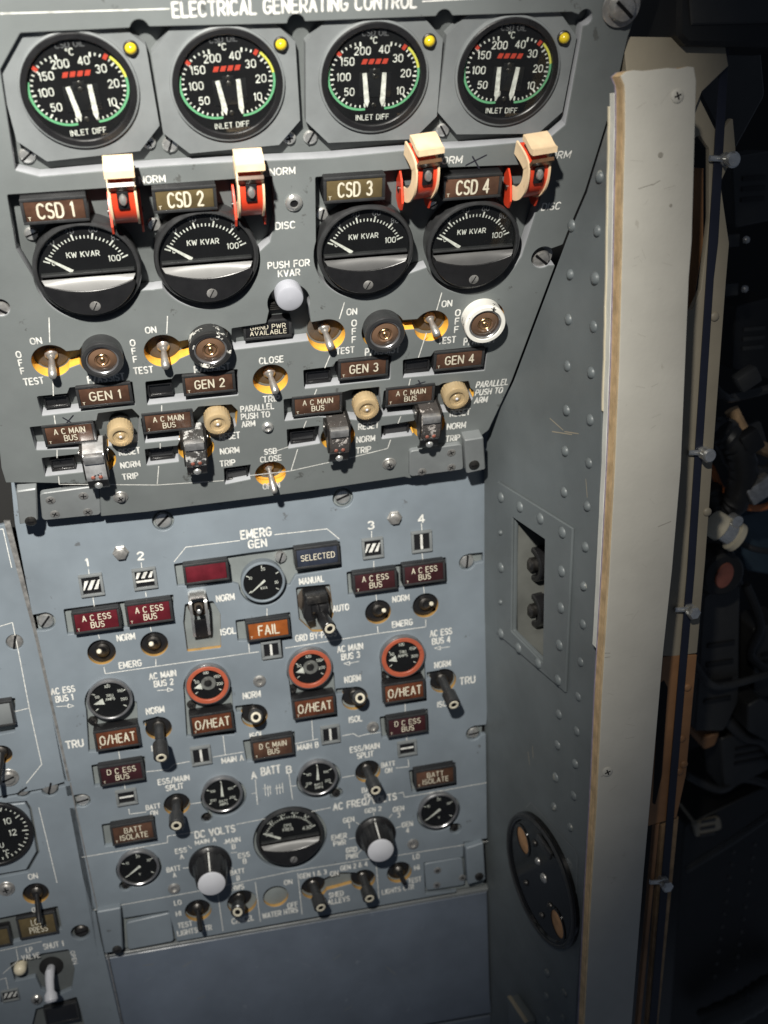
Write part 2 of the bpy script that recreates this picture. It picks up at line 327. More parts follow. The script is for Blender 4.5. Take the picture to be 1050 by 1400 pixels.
FONT = {' ': (1.6, []), '-': (2, [[(0, 3), (2, 3)]]), '/': (3, [[(0, -.3), (3, 6.3)]]), '.': (.3, [[(0, 0), (.25, 0)]]), 'o': (1.6, [arc(.8, 5.1, .8, .8, 0, 360, 10)]),
 'A': (4, [[(0, 0), (2, 6), (4, 0)], [(.75, 2), (3.25, 2)]]), 'B': (3.8, [[(0, 0), (0, 6)], [(0, 6)] + arc(2.3, 4.55, 1.3, 1.45, 90, -90) + [(0, 3.1)], [(1.9, 3.1)] + arc(2.3, 1.55, 1.5, 1.55, 90, -90) + [(0, 0)]]),
 'C': (3.8, [arc(2, 4, 2, 2, 35, 180) + arc(2, 2, 2, 2, 180, 325)]), 'D': (3.9, [[(0, 0), (0, 6)], [(0, 6)] + arc(1.7, 3.8, 2.2, 2.2, 90, 0) + arc(1.7, 2.2, 2.2, 2.2, 0, -90) + [(0, 0)]]),
 'E': (3.4, [[(0, 0), (0, 6)], [(0, 6), (3.4, 6)], [(0, 3.1), (2.9, 3.1)], [(0, 0), (3.4, 0)]]), 'F': (3.3, [[(0, 0), (0, 6)], [(0, 6), (3.3, 6)], [(0, 3.1), (2.8, 3.1)]]),
 'G': (4, [arc(2, 4, 2, 2, 35, 180) + arc(2, 2, 2, 2, 180, 350), [(4, 1.7), (4, 2.8), (2.3, 2.8)]]), 'H': (3.8, [[(0, 0), (0, 6)], [(3.8, 0), (3.8, 6)], [(0, 3.1), (3.8, 3.1)]]), 'I': (.2, [[(.1, 0), (.1, 6)]]),
 'J': (3, [[(3, 6), (3, 1.6)] + arc(1.5, 1.5, 1.5, 1.5, 0, -170)]), 'K': (3.8, [[(0, 0), (0, 6)], [(3.6, 6), (0, 2.3)], [(1.3, 3.6), (3.8, 0)]]), 'L': (3.3, [[(0, 6), (0, 0)], [(0, 0), (3.3, 0)]]),
 'M': (4.6, [[(0, 0), (0, 6)], [(0, 6), (2.3, 1.2)], [(2.3, 1.2), (4.6, 6)], [(4.6, 6), (4.6, 0)]]), 'N': (4, [[(0, 0), (0, 6)], [(0, 6), (4, 0)], [(4, 0), (4, 6)]]),
 'O': (4.2, [arc(2.1, 3.9, 2.1, 2.1, 0, 180) + arc(2.1, 2.1, 2.1, 2.1, 180, 360) + [(4.2, 3.9)]]), 'P': (3.6, [[(0, 0), (0, 6)], [(0, 6)] + arc(2, 4.35, 1.6, 1.65, 90, -90) + [(0, 2.7)]]),
 'Q': (4.2, [arc(2.1, 3.9, 2.1, 2.1, 0, 180) + arc(2.1, 2.1, 2.1, 2.1, 180, 360) + [(4.2, 3.9)], [(2.4, 1.6), (4.2, -.2)]]), 'R': (3.8, [[(0, 0), (0, 6)], [(0, 6)] + arc(2.1, 4.35, 1.6, 1.65, 90, -90) + [(0, 2.7)], [(1.8, 2.7), (3.8, 0)]]),
 'S': (3.6, [arc(1.8, 4.5, 1.7, 1.5, 30, 250, 8) + arc(1.8, 1.5, 1.8, 1.55, 70, -150, 8)]), 'T': (3.8, [[(0, 6), (3.8, 6)], [(1.9, 6), (1.9, 0)]]), 'U': (3.9, [[(0, 6), (0, 2)] + arc(1.95, 1.95, 1.95, 1.95, 180, 360) + [(3.9, 6)]]),
 'V': (4, [[(0, 6), (2, 0), (4, 6)]]), 'W': (5.4, [[(0, 6), (1.3, 0), (2.7, 5.2), (4.1, 0), (5.4, 6)]]), 'X': (3.9, [[(0, 0), (3.9, 6)], [(0, 6), (3.9, 0)]]), 'Y': (4, [[(0, 6), (2, 3), (4, 6)], [(2, 3), (2, 0)]]), 'Z': (3.6, [[(0, 6), (3.6, 6), (0, 0), (3.6, 0)]]),
 '0': (3.6, [arc(1.8, 4.2, 1.8, 1.8, 0, 180) + arc(1.8, 1.8, 1.8, 1.8, 180, 360) + [(3.6, 4.2)]]), '1': (1.2, [[(0, 4.9), (.9, 6), (.9, 0)]]), '2': (3.5, [arc(1.75, 4.3, 1.7, 1.7, 165, -20) + [(0, 0)], [(0, 0), (3.5, 0)]]),
 '3': (3.5, [arc(1.7, 4.5, 1.6, 1.5, 150, -80) + arc(1.7, 1.6, 1.75, 1.6, 80, -150)]), '4': (3.8, [[(2.8, 0), (2.8, 6), (0, 1.6), (3.8, 1.6)]]), '5': (3.5, [[(3.2, 6), (.5, 6), (.2, 3.3)] + arc(1.7, 2, 1.75, 1.95, 130, -150)]),
 '6': (3.6, [arc(1.8, 1.9, 1.8, 1.9, 0, 360, 12), arc(3.4, 2.1, 3.4, 3.9, 90, 175, 5)]), '7': (3.4, [[(0, 6), (3.4, 6), (1, 0)]]), '8': (3.5, [arc(1.75, 4.5, 1.5, 1.5, 0, 360, 12), arc(1.75, 1.5, 1.75, 1.5, 0, 360, 12)]), '9': (3.6, [arc(1.8, 4.1, 1.8, 1.9, 0, 360, 12), arc(.2, 3.9, 3.4, 3.9, -90, -5, 5)]),
 '&': (4.2, [[(4.2, 0), (.9, 4.4)] + arc(1.7, 5, .95, 1, 200, -20, 6) + [(.3, 2.4)] + arc(1.5, 1.4, 1.5, 1.4, 140, 300, 6) + [(4.1, 2.6)]]), 'k': (3.2, [[(0, 0), (0, 6)], [(2.8, 4), (0, 1.9)], [(1.1, 2.7), (3.1, 0)]])}
# ------------------------------------------------------------------ things
def tag(o, label, cat, group=None, kind=None):
    if label: o['label'] = label
    if cat: o['category'] = cat
    if group: o['group'] = group
    if kind: o['kind'] = kind
    return o
def thing(name, label, cat, F, a, b, c=0.0, group=None, roll=0.0):
    o = bpy.data.objects.new(name, None); o.empty_display_size = 0.004; C.objects.link(o)
    o.matrix_world = F.mat(a, b, c, roll); return tag(o, label, cat, group)
# ------------------------------------------------------------------ plates with cut-outs (signed distance field, contoured)
def sd_poly(X, Y, P):
    d = np.full(X.shape, 1e18); s = np.ones(X.shape); n = len(P)
    for i in range(n):
        a, b = P[i], P[i - 1]
        e0, e1 = b[0] - a[0], b[1] - a[1]; w0, w1 = X - a[0], Y - a[1]
        t = np.clip((w0 * e0 + w1 * e1) / (e0 * e0 + e1 * e1 + 1e-12), 0, 1)
        d = np.minimum(d, (w0 - e0 * t) ** 2 + (w1 - e1 * t) ** 2)
        c1, c2, c3 = Y >= a[1], Y < b[1], e0 * w1 > e1 * w0
        s = np.where((c1 & c2 & c3) | (~c1 & ~c2 & ~c3), -s, s)
    return s * np.sqrt(d)
def prim(F, h, X=None, Y=None):
    if h[0] == 'c':
        c = F.px(h[1], h[2]); r = h[3] * F.sx(h[1], h[2]); flag = h[4] if len(h) > 4 else 0
        bb = (c[0] - r, c[0] + r, c[1] - r, c[1] + r); fn = lambda X, Y: np.hypot(X - c[0], Y - c[1]) - r
    else:
        P = [F.px(*p) for p in h[1]]; rd = h[2] if len(h) > 2 else 1.5; flag = h[3] if len(h) > 3 else 0
        xs, ys = [p[0] for p in P], [p[1] for p in P]; bb = (min(xs) - rd, max(xs) + rd, min(ys) - rd, max(ys) + rd)
        fn = lambda X, Y: sd_poly(X, Y, P) - rd * 0.5
    return fn, bb, flag
def contour(F, x0, y0, res):
    n1, n0 = F.shape                                           # rows = y
    ins = F < 0
    code = ins[:-1, :-1] * 1 + ins[:-1, 1:] * 2 + ins[1:, 1:] * 4 + ins[1:, :-1] * 8
    nxt, pos = {}, {}
    def ed(j, i, k):                                           # 0 bottom 1 right 2 top 3 left
        key = ((j, i, 0), (j, i + 1, 1), (j + 1, i, 0), (j, i, 1))[k]
        if key not in pos:
            jj, ii, v = key; f0 = F[jj, ii]; f1 = F[jj + 1, ii] if v else F[jj, ii + 1]; t = f0 / (f0 - f1)
            pos[key] = (x0 + (ii + (0 if v else t)) * res, y0 + (jj + (t if v else 0)) * res)
        return key
    T = {1: [(3, 0)], 2: [(0, 1)], 3: [(3, 1)], 4: [(1, 2)], 5: [(3, 0), (1, 2)], 6: [(0, 2)], 7: [(3, 2)], 8: [(2, 3)], 9: [(2, 0)], 10: [(0, 1), (2, 3)], 11: [(2, 1)], 12: [(1, 3)], 13: [(1, 0)], 14: [(0, 3)]}
    js, is_ = np.nonzero((code > 0) & (code < 15))
    for j, i in zip(js.tolist(), is_.tolist()):
        for a, b in T[int(code[j, i])]: nxt[ed(j, i, a)] = ed(j, i, b)
    loops, seen = [], set()
    for k in list(nxt):
        if k in seen: continue
        lp = []; c = k
        while c in nxt and c not in seen: seen.add(c); lp.append(pos[c]); c = nxt[c]
        if len(lp) > 8: loops.append(lp)
    return loops
def simplify(P, tol):
    P = np.array(P); n = len(P); k = int(np.argmax(np.hypot(*(P - P[0]).T)))
    def dp(a, b):
        if b - a < 2: return []
        s, e = P[a], P[b % n]; d = e - s; L = np.hypot(*d) + 1e-12
        q = P[np.arange(a + 1, b)]; dist = np.abs(d[0] * (q[:, 1] - s[1]) - d[1] * (q[:, 0] - s[0])) / L
        m = int(np.argmax(dist))
        if dist[m] < tol: return []
        m += a + 1; return dp(a, m) + [m] + dp(m, b)
    idx = [0] + dp(0, k) + [k] + dp(k, n); return P[idx]
def plate(name, F, outline, holes, t, m_face, m_wall, m_amber, parent, res=0.6, bev=0.35, z=0.0):
    O = [F.px(*p) for p in outline]
    x0, x1 = min(p[0] for p in O) - 3, max(p[0] for p in O) + 3; y0, y1 = min(p[1] for p in O) - 3, max(p[1] for p in O) + 3
    xs, ys = np.arange(x0, x1, res), np.arange(y0, y1, res); X, Y = np.meshgrid(xs, ys)
    D = sd_poly(X, Y, O); amb = []
    for h in holes:
        fn, bb, fl = prim(F, h)
        i0, i1 = np.searchsorted(xs, [bb[0] - 3, bb[1] + 3]); j0, j1 = np.searchsorted(ys, [bb[2] - 3, bb[3] + 3])
        sl = np.s_[max(0, j0):j1, max(0, i0):i1]
        D[sl] = np.maximum(D[sl], -fn(X[sl], Y[sl]))
        if fl: amb.append(fn)
    cu = bpy.data.curves.new('tmp', 'CURVE'); cu.dimensions = '2D'; cu.fill_mode = 'BOTH'
    cu.extrude = t / 2 * S - bev * S; cu.bevel_depth = bev * S; cu.bevel_resolution = 1; cu.offset = -bev * S
    for lp in contour(D, x0, y0, res):
        P = simplify(lp, 0.045)
        sp = cu.splines.new('POLY'); sp.points.add(len(P) - 1); sp.use_cyclic_u = True
        sp.points.foreach_set('co', np.column_stack([P * S, np.zeros(len(P)), np.ones(len(P))]).ravel().tolist())
    to = bpy.data.objects.new('tmp', cu); C.objects.link(to)
    me = bpy.data.meshes.new_from_object(to.evaluated_get(bpy.context.evaluated_depsgraph_get()))
    bpy.data.objects.remove(to); bpy.data.curves.remove(cu)
    me.name = name; me.materials.clear()
    for k in (m_face, m_wall, m_amber): me.materials.append(M[k])
    nf = len(me.polygons); ce = np.empty(nf * 3); no = np.empty(nf * 3)
    me.polygons.foreach_get('center', ce); me.polygons.foreach_get('normal', no); ce = ce.reshape(-1, 3) / S; no = no.reshape(-1, 3)
    wall = np.abs(no[:, 2]) < 0.25; mi = np.zeros(nf, int); mi[wall] = 1
    if amb:
        dm = np.min([np.abs(fn(ce[:, 0], ce[:, 1])) for fn in amb], axis=0); mi[wall & (dm < 0.5)] = 2
    me.polygons.foreach_set('material_index', mi.tolist())
    me.polygons.foreach_set('use_smooth', [True] * nf); me.set_sharp_from_angle(angle=math.radians(30))
    o = bpy.data.objects.new(name, me); C.objects.link(o)
    if parent is not None: o.parent = parent
    o.location = (0, 0, (z - t / 2) * S)
    return o
# ------------------------------------------------------------------ builders of the panel furniture
def V(*a): return Vector(a)
def screw(F, px, py, r, label, z=0.0, kind='slot', ang=30, hh=1.4, washer=False, m='steel', group='panel screws'):
    a, b = F.px(px, py, z + hh)
    t = thing('screw', label, 'screw', F, a, b, z, group, ang)
    if washer: MB().ring(r * 0.5, r * 1.45, 0.02, 0.7).obj('washer', 'steel', t)
    q = MB(); q.lathe([(r, 0), (r, hh * .45), (r * .8, hh * .9), (r * .35, hh), (0.01, hh)], 24, cap1=False); q.obj('screw_head', m, t)
    s = MB()
    if kind == 'slot': s.box(-r * .85, r * .85, -r * .13, r * .13, hh * .3, hh + .06)
    else:
        s.box(-r * .55, r * .55, -r * .12, r * .12, hh * .3, hh + .05); s.box(-r * .12, r * .12, -r * .55, r * .55, hh * .3, hh + .08)
    s.obj('slot', 'matte', t); return t
def annunciator(F, px, py, wpx, hpx, txt, lens, label, tz=-5.0, hv=6.0, th=None, group='annunciator lamps', tm=True, hood=True, tw=0.72, sp=1.5):
    a, b = F.px(px, py, hv); w = wpx * F.sx(px, py, hv); h = hpx * F.sy(px, py, hv)
    t = thing('annunciator_lamp', label, 'indicator lamp', F, a, b, tz, group)
    H = hv - tz
    MB().box(-w / 2, w / 2, -h / 2, h / 2, 0, H - .9, .8).obj('housing', 'black', t)
    q = MB(); fr = sp
    for x0, x1, y0, y1 in ((-w / 2, w / 2, h / 2 - fr, h / 2), (-w / 2, w / 2, -h / 2, -h / 2 + fr), (-w / 2, -w / 2 + fr, -h / 2 + fr, h / 2 - fr), (w / 2 - fr, w / 2, -h / 2 + fr, h / 2 - fr)):
        q.box(x0 + .02, x1 - .02, y0 + .02, y1 - .02, H - 1.2, H, .3)
    q.obj('frame', 'rim', t)
    l = MB().box(-w / 2 + fr, w / 2 - fr, -h / 2 + fr, h / 2 - fr, H - 2.0, H - .3, .25).obj('lens', lens, t)
    n = txt.count('\n') + 1
    if txt:
        if th is None: th = (h - 2 * fr) * (0.60 if n == 1 else 0.31)
        MB().text(txt, 0.3, 0, th, w=(w - 2 * fr) * tw, z=H - .25, wt=.145, lead=1.35).obj('lettering', 'caption', l, smooth=False)
    if tm: MB().text('T', -w / 2 + fr + 1.5, -h / 2 + fr + 1.3, 1.5, w=1.2, z=H - .25, wt=.2).obj('lettering', 'caption', l, smooth=False)
    return t
def rescale(t, kx, ky, kz):
    for o in t.children_recursive:
        for v in o.data.vertices: v.co = (v.co.x * kx, v.co.y * ky, v.co.z * kz)
    return t
def lever_pts(tilt, lean, L, z0=0.0):
    d = Vector((math.sin(math.radians(lean)), -math.sin(math.radians(tilt)), math.cos(math.radians(tilt)))).normalized()
    return d, [Vector((0, 0, z0)) + d * (L * k) for k in (0, .25, .5, .75, 1)]
def toggle(F, px, py, label, tz=-6.0, kind='bat', tilt=25, lean=0, L=19, r=8.5, group='toggle switches', k=1.0, roll=0):
    a, b = F.px(px, py, tz + 2)
    t = thing('toggle_switch', label, 'switch', F, a, b, tz, group, roll)
    MB().lathe([(r, 0.05), (r, .5), (r * .93, .8), (r * .6, 1.0), (.01, 1.05)], 32, cap1=False).obj('dust_boot', 'boot' if kind == 'bat' else 'black', t)
    q = MB(); q.lathe([(4.2 * k, 1.0), (4.2 * k, 3.2 * k), (3.4 * k, 4.0 * k), (2.6 * k, 5.4 * k), (.01, 5.5 * k)], 20, cap1=False); q.obj('bushing', 'steel' if kind == 'bat' else 'dark_metal', t)
    d, P = lever_pts(tilt, lean, L, 4.0 * k)
    if kind == 'bat':
        rr = [1.5 * k, 1.9 * k, 2.4 * k, 2.9 * k, 2.7 * k]; P2 = P + [P[-1] + d * 1.1 * k, P[-1] + d * 1.6 * k]
        MB().tube(P2, rr + [1.9 * k, .5 * k], 16).obj('lever', 'steel', t)
    elif kind == 'white':
        lv = MB().tube(P, [2.9 * k, 2.6 * k, 2.0 * k, 1.7 * k, 1.6 * k], 16).obj('lever', 'black', t)
        MB().tube([P[-1] - d * .3, P[-1] + d * .8, P[-1] + d * 1.2], [1.5 * k, 1.4 * k, .9 * k], 16).obj('lever_tip', 'caption', lv)
    elif kind == 'lock':
        e = P[-1]; s0 = P[0]
        lv = MB().tube([s0, s0 + d * L * .3, s0 + d * L * .48, s0 + d * L * .56, e - d * .6, e], [3.7 * k, 3.1 * k, 3.1 * k, 4.9 * k, 5.0 * k, 4.1 * k], 18).obj('lever', 'rim', t)
        Q = d.to_track_quat('Z', 'Y').to_matrix().to_4x4()
        MB().ring(1.9 * k, 3.4 * k, -.3, .35, 24, T=Matrix.Translation(e) @ Q, bev=.15)  .obj('lever_ring', 'caption', lv)
        MB().lathe([(1.7 * k, 0), (1.5 * k, .1)], 16, T=Matrix.Translation(e) @ Q).obj('lever_tip', 'matte', lv)
    elif kind == 'pin':
        MB().tube(P, [1.6 * k, 1.6 * k, 1.7 * k, 1.9 * k, 1.5 * k], 14).obj('lever', 'black', t)
    return t
def press_cap(F, px, py, rpx, label, body='rim', tz=-10, hv=17, group='press-to-assist lamp caps', face='rim'):
    a, b = F.px(px, py, hv); r = rpx * F.sx(px, py, hv); H = hv - tz
    t = thing('push_button_lamp', label, 'push button', F, a, b, tz, group)
    MB().lathe([(r * .98, 0), (r * .98, H - 3), (r, H - 2.4), (r, H - .8), (r * .96, H - .1), (r * .80, H), (r * .78, H - 1.2)], 44, cap1=False).obj('housing', body, t)
    MB().ring(r * .69, r * .785, H - 2.6, H - .6, 44).obj('inner_ring', 'gauge_rim', t)
    l = MB().lathe([(r * .70, H - 2.3), (r * .60, H - 1.3), (r * .38, H - .7), (r * .32, H - 1.5), (r * .12, H - 1.8), (.01, H - 1.7)], 32, cap0=False, cap1=False).obj('lens', 'brown_glass', t)
    MB().dome(r * .13, .9, H - 1.6).obj('bulb_contact', 'brass', l)
    MB().ring(r * .25, r * .30, H - 1.7, H - 1.2, 28, bev=.1).obj('contact_ring', 'brass', l)
    return t
def reset_button(F, px, py, rpx, label, tz=-10, hv=15):
    a, b = F.px(px, py, hv); r = rpx * F.sx(px, py, hv); H = hv - tz
    t = thing('reset_button', label, 'push button', F, a, b, tz, 'amber reset buttons')
    MB().lathe([(r * .8, 0), (r * .8, H - 9)], 24).obj('button_stem', 'dark_metal', t)
    q = MB(); seg = 48; prof = [(r * .92, H - 9), (r, H - 8.4), (r, H - 1.3), (r * .93, H - .4), (r * .75, H), (r * .60, H - .2), (r * .55, H - 1.0), (.01, H - 1.6)]
    q.lathe(prof, seg, cap1=False)
    q.bm.verts.ensure_lookup_table()
    for i, (rr, z) in enumerate(prof[1:4]):
        for k in range(0, seg, 2): v = q.bm.verts[(i + 1) * seg + k]; v.co.x *= .965; v.co.y *= .965
    q.obj('button_cap', 'amber_clear', t)
    MB().dome(r * .34, 1.2, H - 1.5).obj('lamp', 'amber_clear', t)
    MB().dome(r * .12, .8, H - .5).obj('modelled_glint', 'knobcap', t)  # pale dome added to stand in for a highlight on the cap
    return t
def csd_dial(F, px, py, label, tz=-8.0, roll=0, dn=0.0):
    a, b = F.px(px, py, -1); t = thing('temperature_gauge', label, 'gauge', F, a, b, tz, 'drive oil temperature gauges', roll)
    B = 6.5; Ri = 22.3
    w, h, c = 31.0, 27.6, 10.5
    octo = [(-w, -h + c - 2), (-w + c, -h - 2), (w - c, -h - 2), (w, -h + c - 2), (w, h - c - 1.5), (w - c, h - 1.5), (-w + c, h - 1.5), (-w, h - c - 1.5)]
    q = MB(); q.prism(octo, 0, B - 1.2); q.obj('bezel', 'bezel', t)
    q = MB(); n = 64                                            # bezel face with its round opening
    q.lathe([(Ri + 1.4, B - 1.2), (Ri + 1.7, B + .2), (Ri + 2.1, B + .4), (Ri + 2.8, B + .1), (Ri + 3.0, B - 1.2)], 64, cap0=False, cap1=False); q.obj('bezel_lip', 'bezel', t)
    MB().ring(Ri - .9, Ri + 1.9, B - 2, B + .9, 64, bev=.4).obj('retaining_ring', 'black', t)
    f = MB().lathe([(Ri, B - 1.1), (Ri - .05, B - .95)], 64).obj('dial_face', 'matte', t)
    z = B - .9; R_ = Ri * .96
    n1 = MB(); cl, rl, c2, r2 = (-.245 * Ri, .04 * Ri), .675 * Ri, (.245 * Ri, .04 * Ri), .665 * Ri
    for c_, r_, a0, a1, nn in ((cl, rl, 95, 277, 20), (c2, r2, 82, -90, 20)):
        for k in range(nn + 1):
            an = a0 + (a1 - a0) * k / nn; big = (k % 5 == 0)
            n1.tick(r_ * (.84 if big else .89), r_ * .97, an, .8 if big else .6, z, c_)
    for tx, x, y, hh in (('150', -.55, .32, .145), ('200', -.25, .52, .145), ('40', .19, .54, .145), ('30', .48, .36, .145), ('20', .66, .06, .145), ('10', .57, -.29, .145), ('100', -.62, .02, .145), ('50', -.50, -.28, .145), ('0', -.13, -.46, .13), ('oC', -.03, .72, .12), ('INLET DIFF', .0, -.815, .105)):
        n1.text(tx, x * Ri, y * Ri, hh * Ri, z=z, wt=.15)
    n1.obj('lettering', 'white', f, smooth=False)
    MB().text('CSD OIL', 0, .86 * Ri, .11 * Ri, z=z + .01, wt=.14).obj('lettering', 'shaded_white', f, smooth=False)
    TL, TR = Matrix.Translation((cl[0], cl[1], 0)), Matrix.Translation((c2[0], c2[1], 0))
    def band(r_, a0, a1, T):
        g = MB(); g.arcband(r_ * .985, r_ * 1.055, a0, a1, z); g._xf(g.bm.verts, T); return g
    band(rl, 163, 277, TL).obj('colour_band', 'green', f, smooth=False); band(r2, -90, 10, TR).obj('colour_band', 'green', f, smooth=False)
    band(r2, 10, 50, TR).obj('colour_band', 'yellow', f, smooth=False)
    for r_, c_, an in ((rl, cl, 138), (r2, c2, 56)):
        g = MB(); g.tick(r_ * .88, r_ * 1.04, an, 1.7, z + .03, c_); g.obj('limit_mark', 'redmark', f, smooth=False)
    fl = MB(); x0, y0 = -.27 * Ri, .26 * Ri
    for k in range(4):
        xx = x0 + k * .14 * Ri; fl.flat([(xx, y0), (xx + .10 * Ri, y0), (xx + .14 * Ri, y0 + .10 * Ri), (xx + .04 * Ri, y0 + .10 * Ri)], z + .05)
    fl.obj('failure_flag', 'redmark', f, smooth=False)
    b_ = MB(); b_.box(-.30 * Ri, .36 * Ri, -.40 * Ri, .1 * Ri, z, z + .25, .1); b_.box(-.1 * Ri, .12 * Ri, .0, .17 * Ri, z, z + .4, .1); b_.obj('centre_plate', 'black', f)
    s = MB()
    for yy in (.13, .02, -.57): s.dome(.052 * Ri, .3, z + .3 - (yy < -.2) * .25, T=Matrix.Translation((.02 * Ri, yy * Ri, 0)))
    s.obj('face_screw', 'dark_metal', f)
    for (xa, xb) in ((-.20, -.09 + dn), (.21, .22 + dn)):
        p, q_ = V(xa * Ri, .09 * Ri), V(xb * Ri, -.60 * Ri); e = (q_ - p).normalized(); nn = V(-e.y, e.x) * .042 * Ri
        MB().prism([tuple(p + nn), tuple(p - nn), tuple(q_ - e * .12 * Ri - nn * 1.25), tuple(q_), tuple(q_ - e * .12 * Ri + nn * 1.25)], z + .35, z + .6).obj('needle', 'white', t)
    MB().lathe([(Ri - .4, B - .1), (Ri - .45, B)], 48).obj('glass', 'glass', t)
    lx, ly = 24.6, 15.2
    MB().ring(2.3, 3.2, B - 1.3, B + .1, 24, T=Matrix.Translation((lx, ly, 0))).obj('lamp_collar', 'dark_metal', t)
    MB().dome(2.6, 2.8, B - .6, T=Matrix.Translation((lx, ly, 0))).obj('warning_lamp', 'yellow_lamp', t)
    return t
def half_meter(F, px, py, R, label, nums, title, tz=-12, hv=4, needle=152, cat='meter', dim=True, title_h=.105, group=None, ledge='ledge', npos=None):
    a, b = F.px(px, py, hv); H = hv - tz; t = thing('power_meter', label, cat, F, a, b, tz, group)
    q = MB(); q.lathe([(R * .97, 0), (R * .98, H - 3), (R, H - 2.6), (R, H - 1.2), (R * .975, H - .3), (R * .94, H), (R * .915, H - .5), (R * .905, H - 2.2)], 72, cap1=False); q.obj('housing', 'rim', t)
    MB().lathe([(R * .905, H - 3.1), (R * .90, H - 3.0)], 64).obj('dial_face', 'matte', t)
    z = H - 2.95; k = MB()
    r0 = .72 * R; cy = -.10 * R
    for i in range(26):
        an = 158 - i * (158 - 22) / 25; big = i % 5 == 0
        k.tick(r0 * (.99 if big else 1.0), r0 * (1.16 if big else 1.085), an, .55 if not big else .75, z, (0, cy))
    k.text(title, -.04 * R, .30 * R, title_h * R, z=z, wt=.17)
    d = MB(); 
    for i, tx in enumerate(nums):
        an = math.radians(158 - i * (158 - 22) / (len(nums) - 1)); last = i == len(nums) - 1
        rr = r0 * (1.27 if not last else .86); x, y = rr * math.cos(an), cy + rr * math.sin(an)
        if last: k.text(tx, .52 * R, .17 * R, .115 * R, z=z, wt=.15)
        elif i: (d if dim else k).text(tx, x, y, .11 * R, z=z, wt=.14)
        else: k.text(tx, -.60 * R, cy + .26 * R, .09 * R, z=z, wt=.16)
    f = k.obj('lettering', 'white', t, smooth=False)
    if dim: d.obj('lettering', 'shaded_white', t, smooth=False)
    else: d.bm.free()
    an = math.radians(needle); p0 = V(-.28 * R, -.03 * R); dv = V(math.cos(an), math.sin(an)); nn = V(-dv.y, dv.x)
    MB().prism([tuple(p0 + nn * .9), tuple(p0 - nn * .9), tuple(p0 + dv * .55 * R - nn * .35), tuple(p0 + dv * .55 * R + nn * .35)], z + .5, z + .75).obj('needle', 'white', t)
    # lower cover: a slanted ledge over a flat black cover, cut from the round front
    def chord(y, rr): return math.sqrt(max(0, rr * rr - y * y))
    y0, y1, rr = -.05 * R, -.36 * R, .90 * R
    q = MB(); pr = []                                            # ledge strip
    n = 12; zf = H + 2.2; rows = []
    for i in range(n + 1):
        u = i / n * 2 - 1
        yb = y1 + .17 * R * (u * u)                              # its lower edge curves up at both ends
        xa, xb = chord(y0 - .10 * R, rr) * u * .98, chord(y1, rr) * u * .985
        row = []
        for j in range(7):                                      # profile bulges outward, so its sheen falls off downward
            v_ = j / 6; row.append(q.bm.verts.new((xa + (xb - xa) * v_, y0 - .08 * R + (yb - y0 + .08 * R) * (1 - math.cos(v_ * math.pi / 2)) * .6 + (yb - y0 + .08 * R) * v_ * .4, H - .6 + (zf - H + .6) * (.45 * v_ + .55 * math.sin(v_ * math.pi / 2)))))
        rows.append(row)
    for r1, r2 in zip(rows, rows[1:]):
        for j in range(6): q.bm.faces.new((r1[j], r1[j + 1], r2[j + 1], r2[j]))
    q.obj('ledge', ledge, t, ang=80)
    q = MB()
    lowr = [(chord(y1, rr) * (1 - 2 * i / n) * .985, y1 + .17 * R * ((1 - 2 * i / n) ** 2)) for i in range(n + 1)]
    a0 = math.atan2(lowr[-1][1], lowr[-1][0]) + 2 * math.pi; a1 = 2 * math.pi + math.atan2(lowr[0][1], lowr[0][0])
    poly = lowr + [(rr * math.cos(a0 + (a1 - a0) * i / 30), rr * math.sin(a0 + (a1 - a0) * i / 30)) for i in range(1, 30)]
    q.prism(poly, H - 3.4, zf, ch=.5); q.obj('front_cover', 'black', t)
    x0 = chord(.0, .86 * R)
    MB().box(-x0, x0, -.075 * R, -.035 * R, H - 3.2, H - .35, .2).obj('window_sill', 'rim', t)
    w = MB(); pts = [(x0 * 1.02, -.03 * R)] + arc(0, 0, .905 * R, .905 * R, 2, 178, 28) + [(-x0 * 1.02, -.03 * R)]
    w.prism(pts, H - .9, H - .7); w.obj('glass', 'glass', t)
    s = MB(); s.lathe([(2.4, zf - .1), (2.6, zf + .25), (2.2, zf + .45), (.01, zf + .5)], 20, cap1=False, T=Matrix.Translation((.03 * R, -.70 * R, 0))); so = s.obj('cover_screw', 'steel', t)
    MB().box(-.25, .25, -2.2, 2.2, zf + .2, zf + .56, T=Matrix.Translation((.03 * R, -.70 * R, 0)) @ Matrix.Rotation(-.5, 4, 'Z')).obj('slot', 'matte', so)
    return t
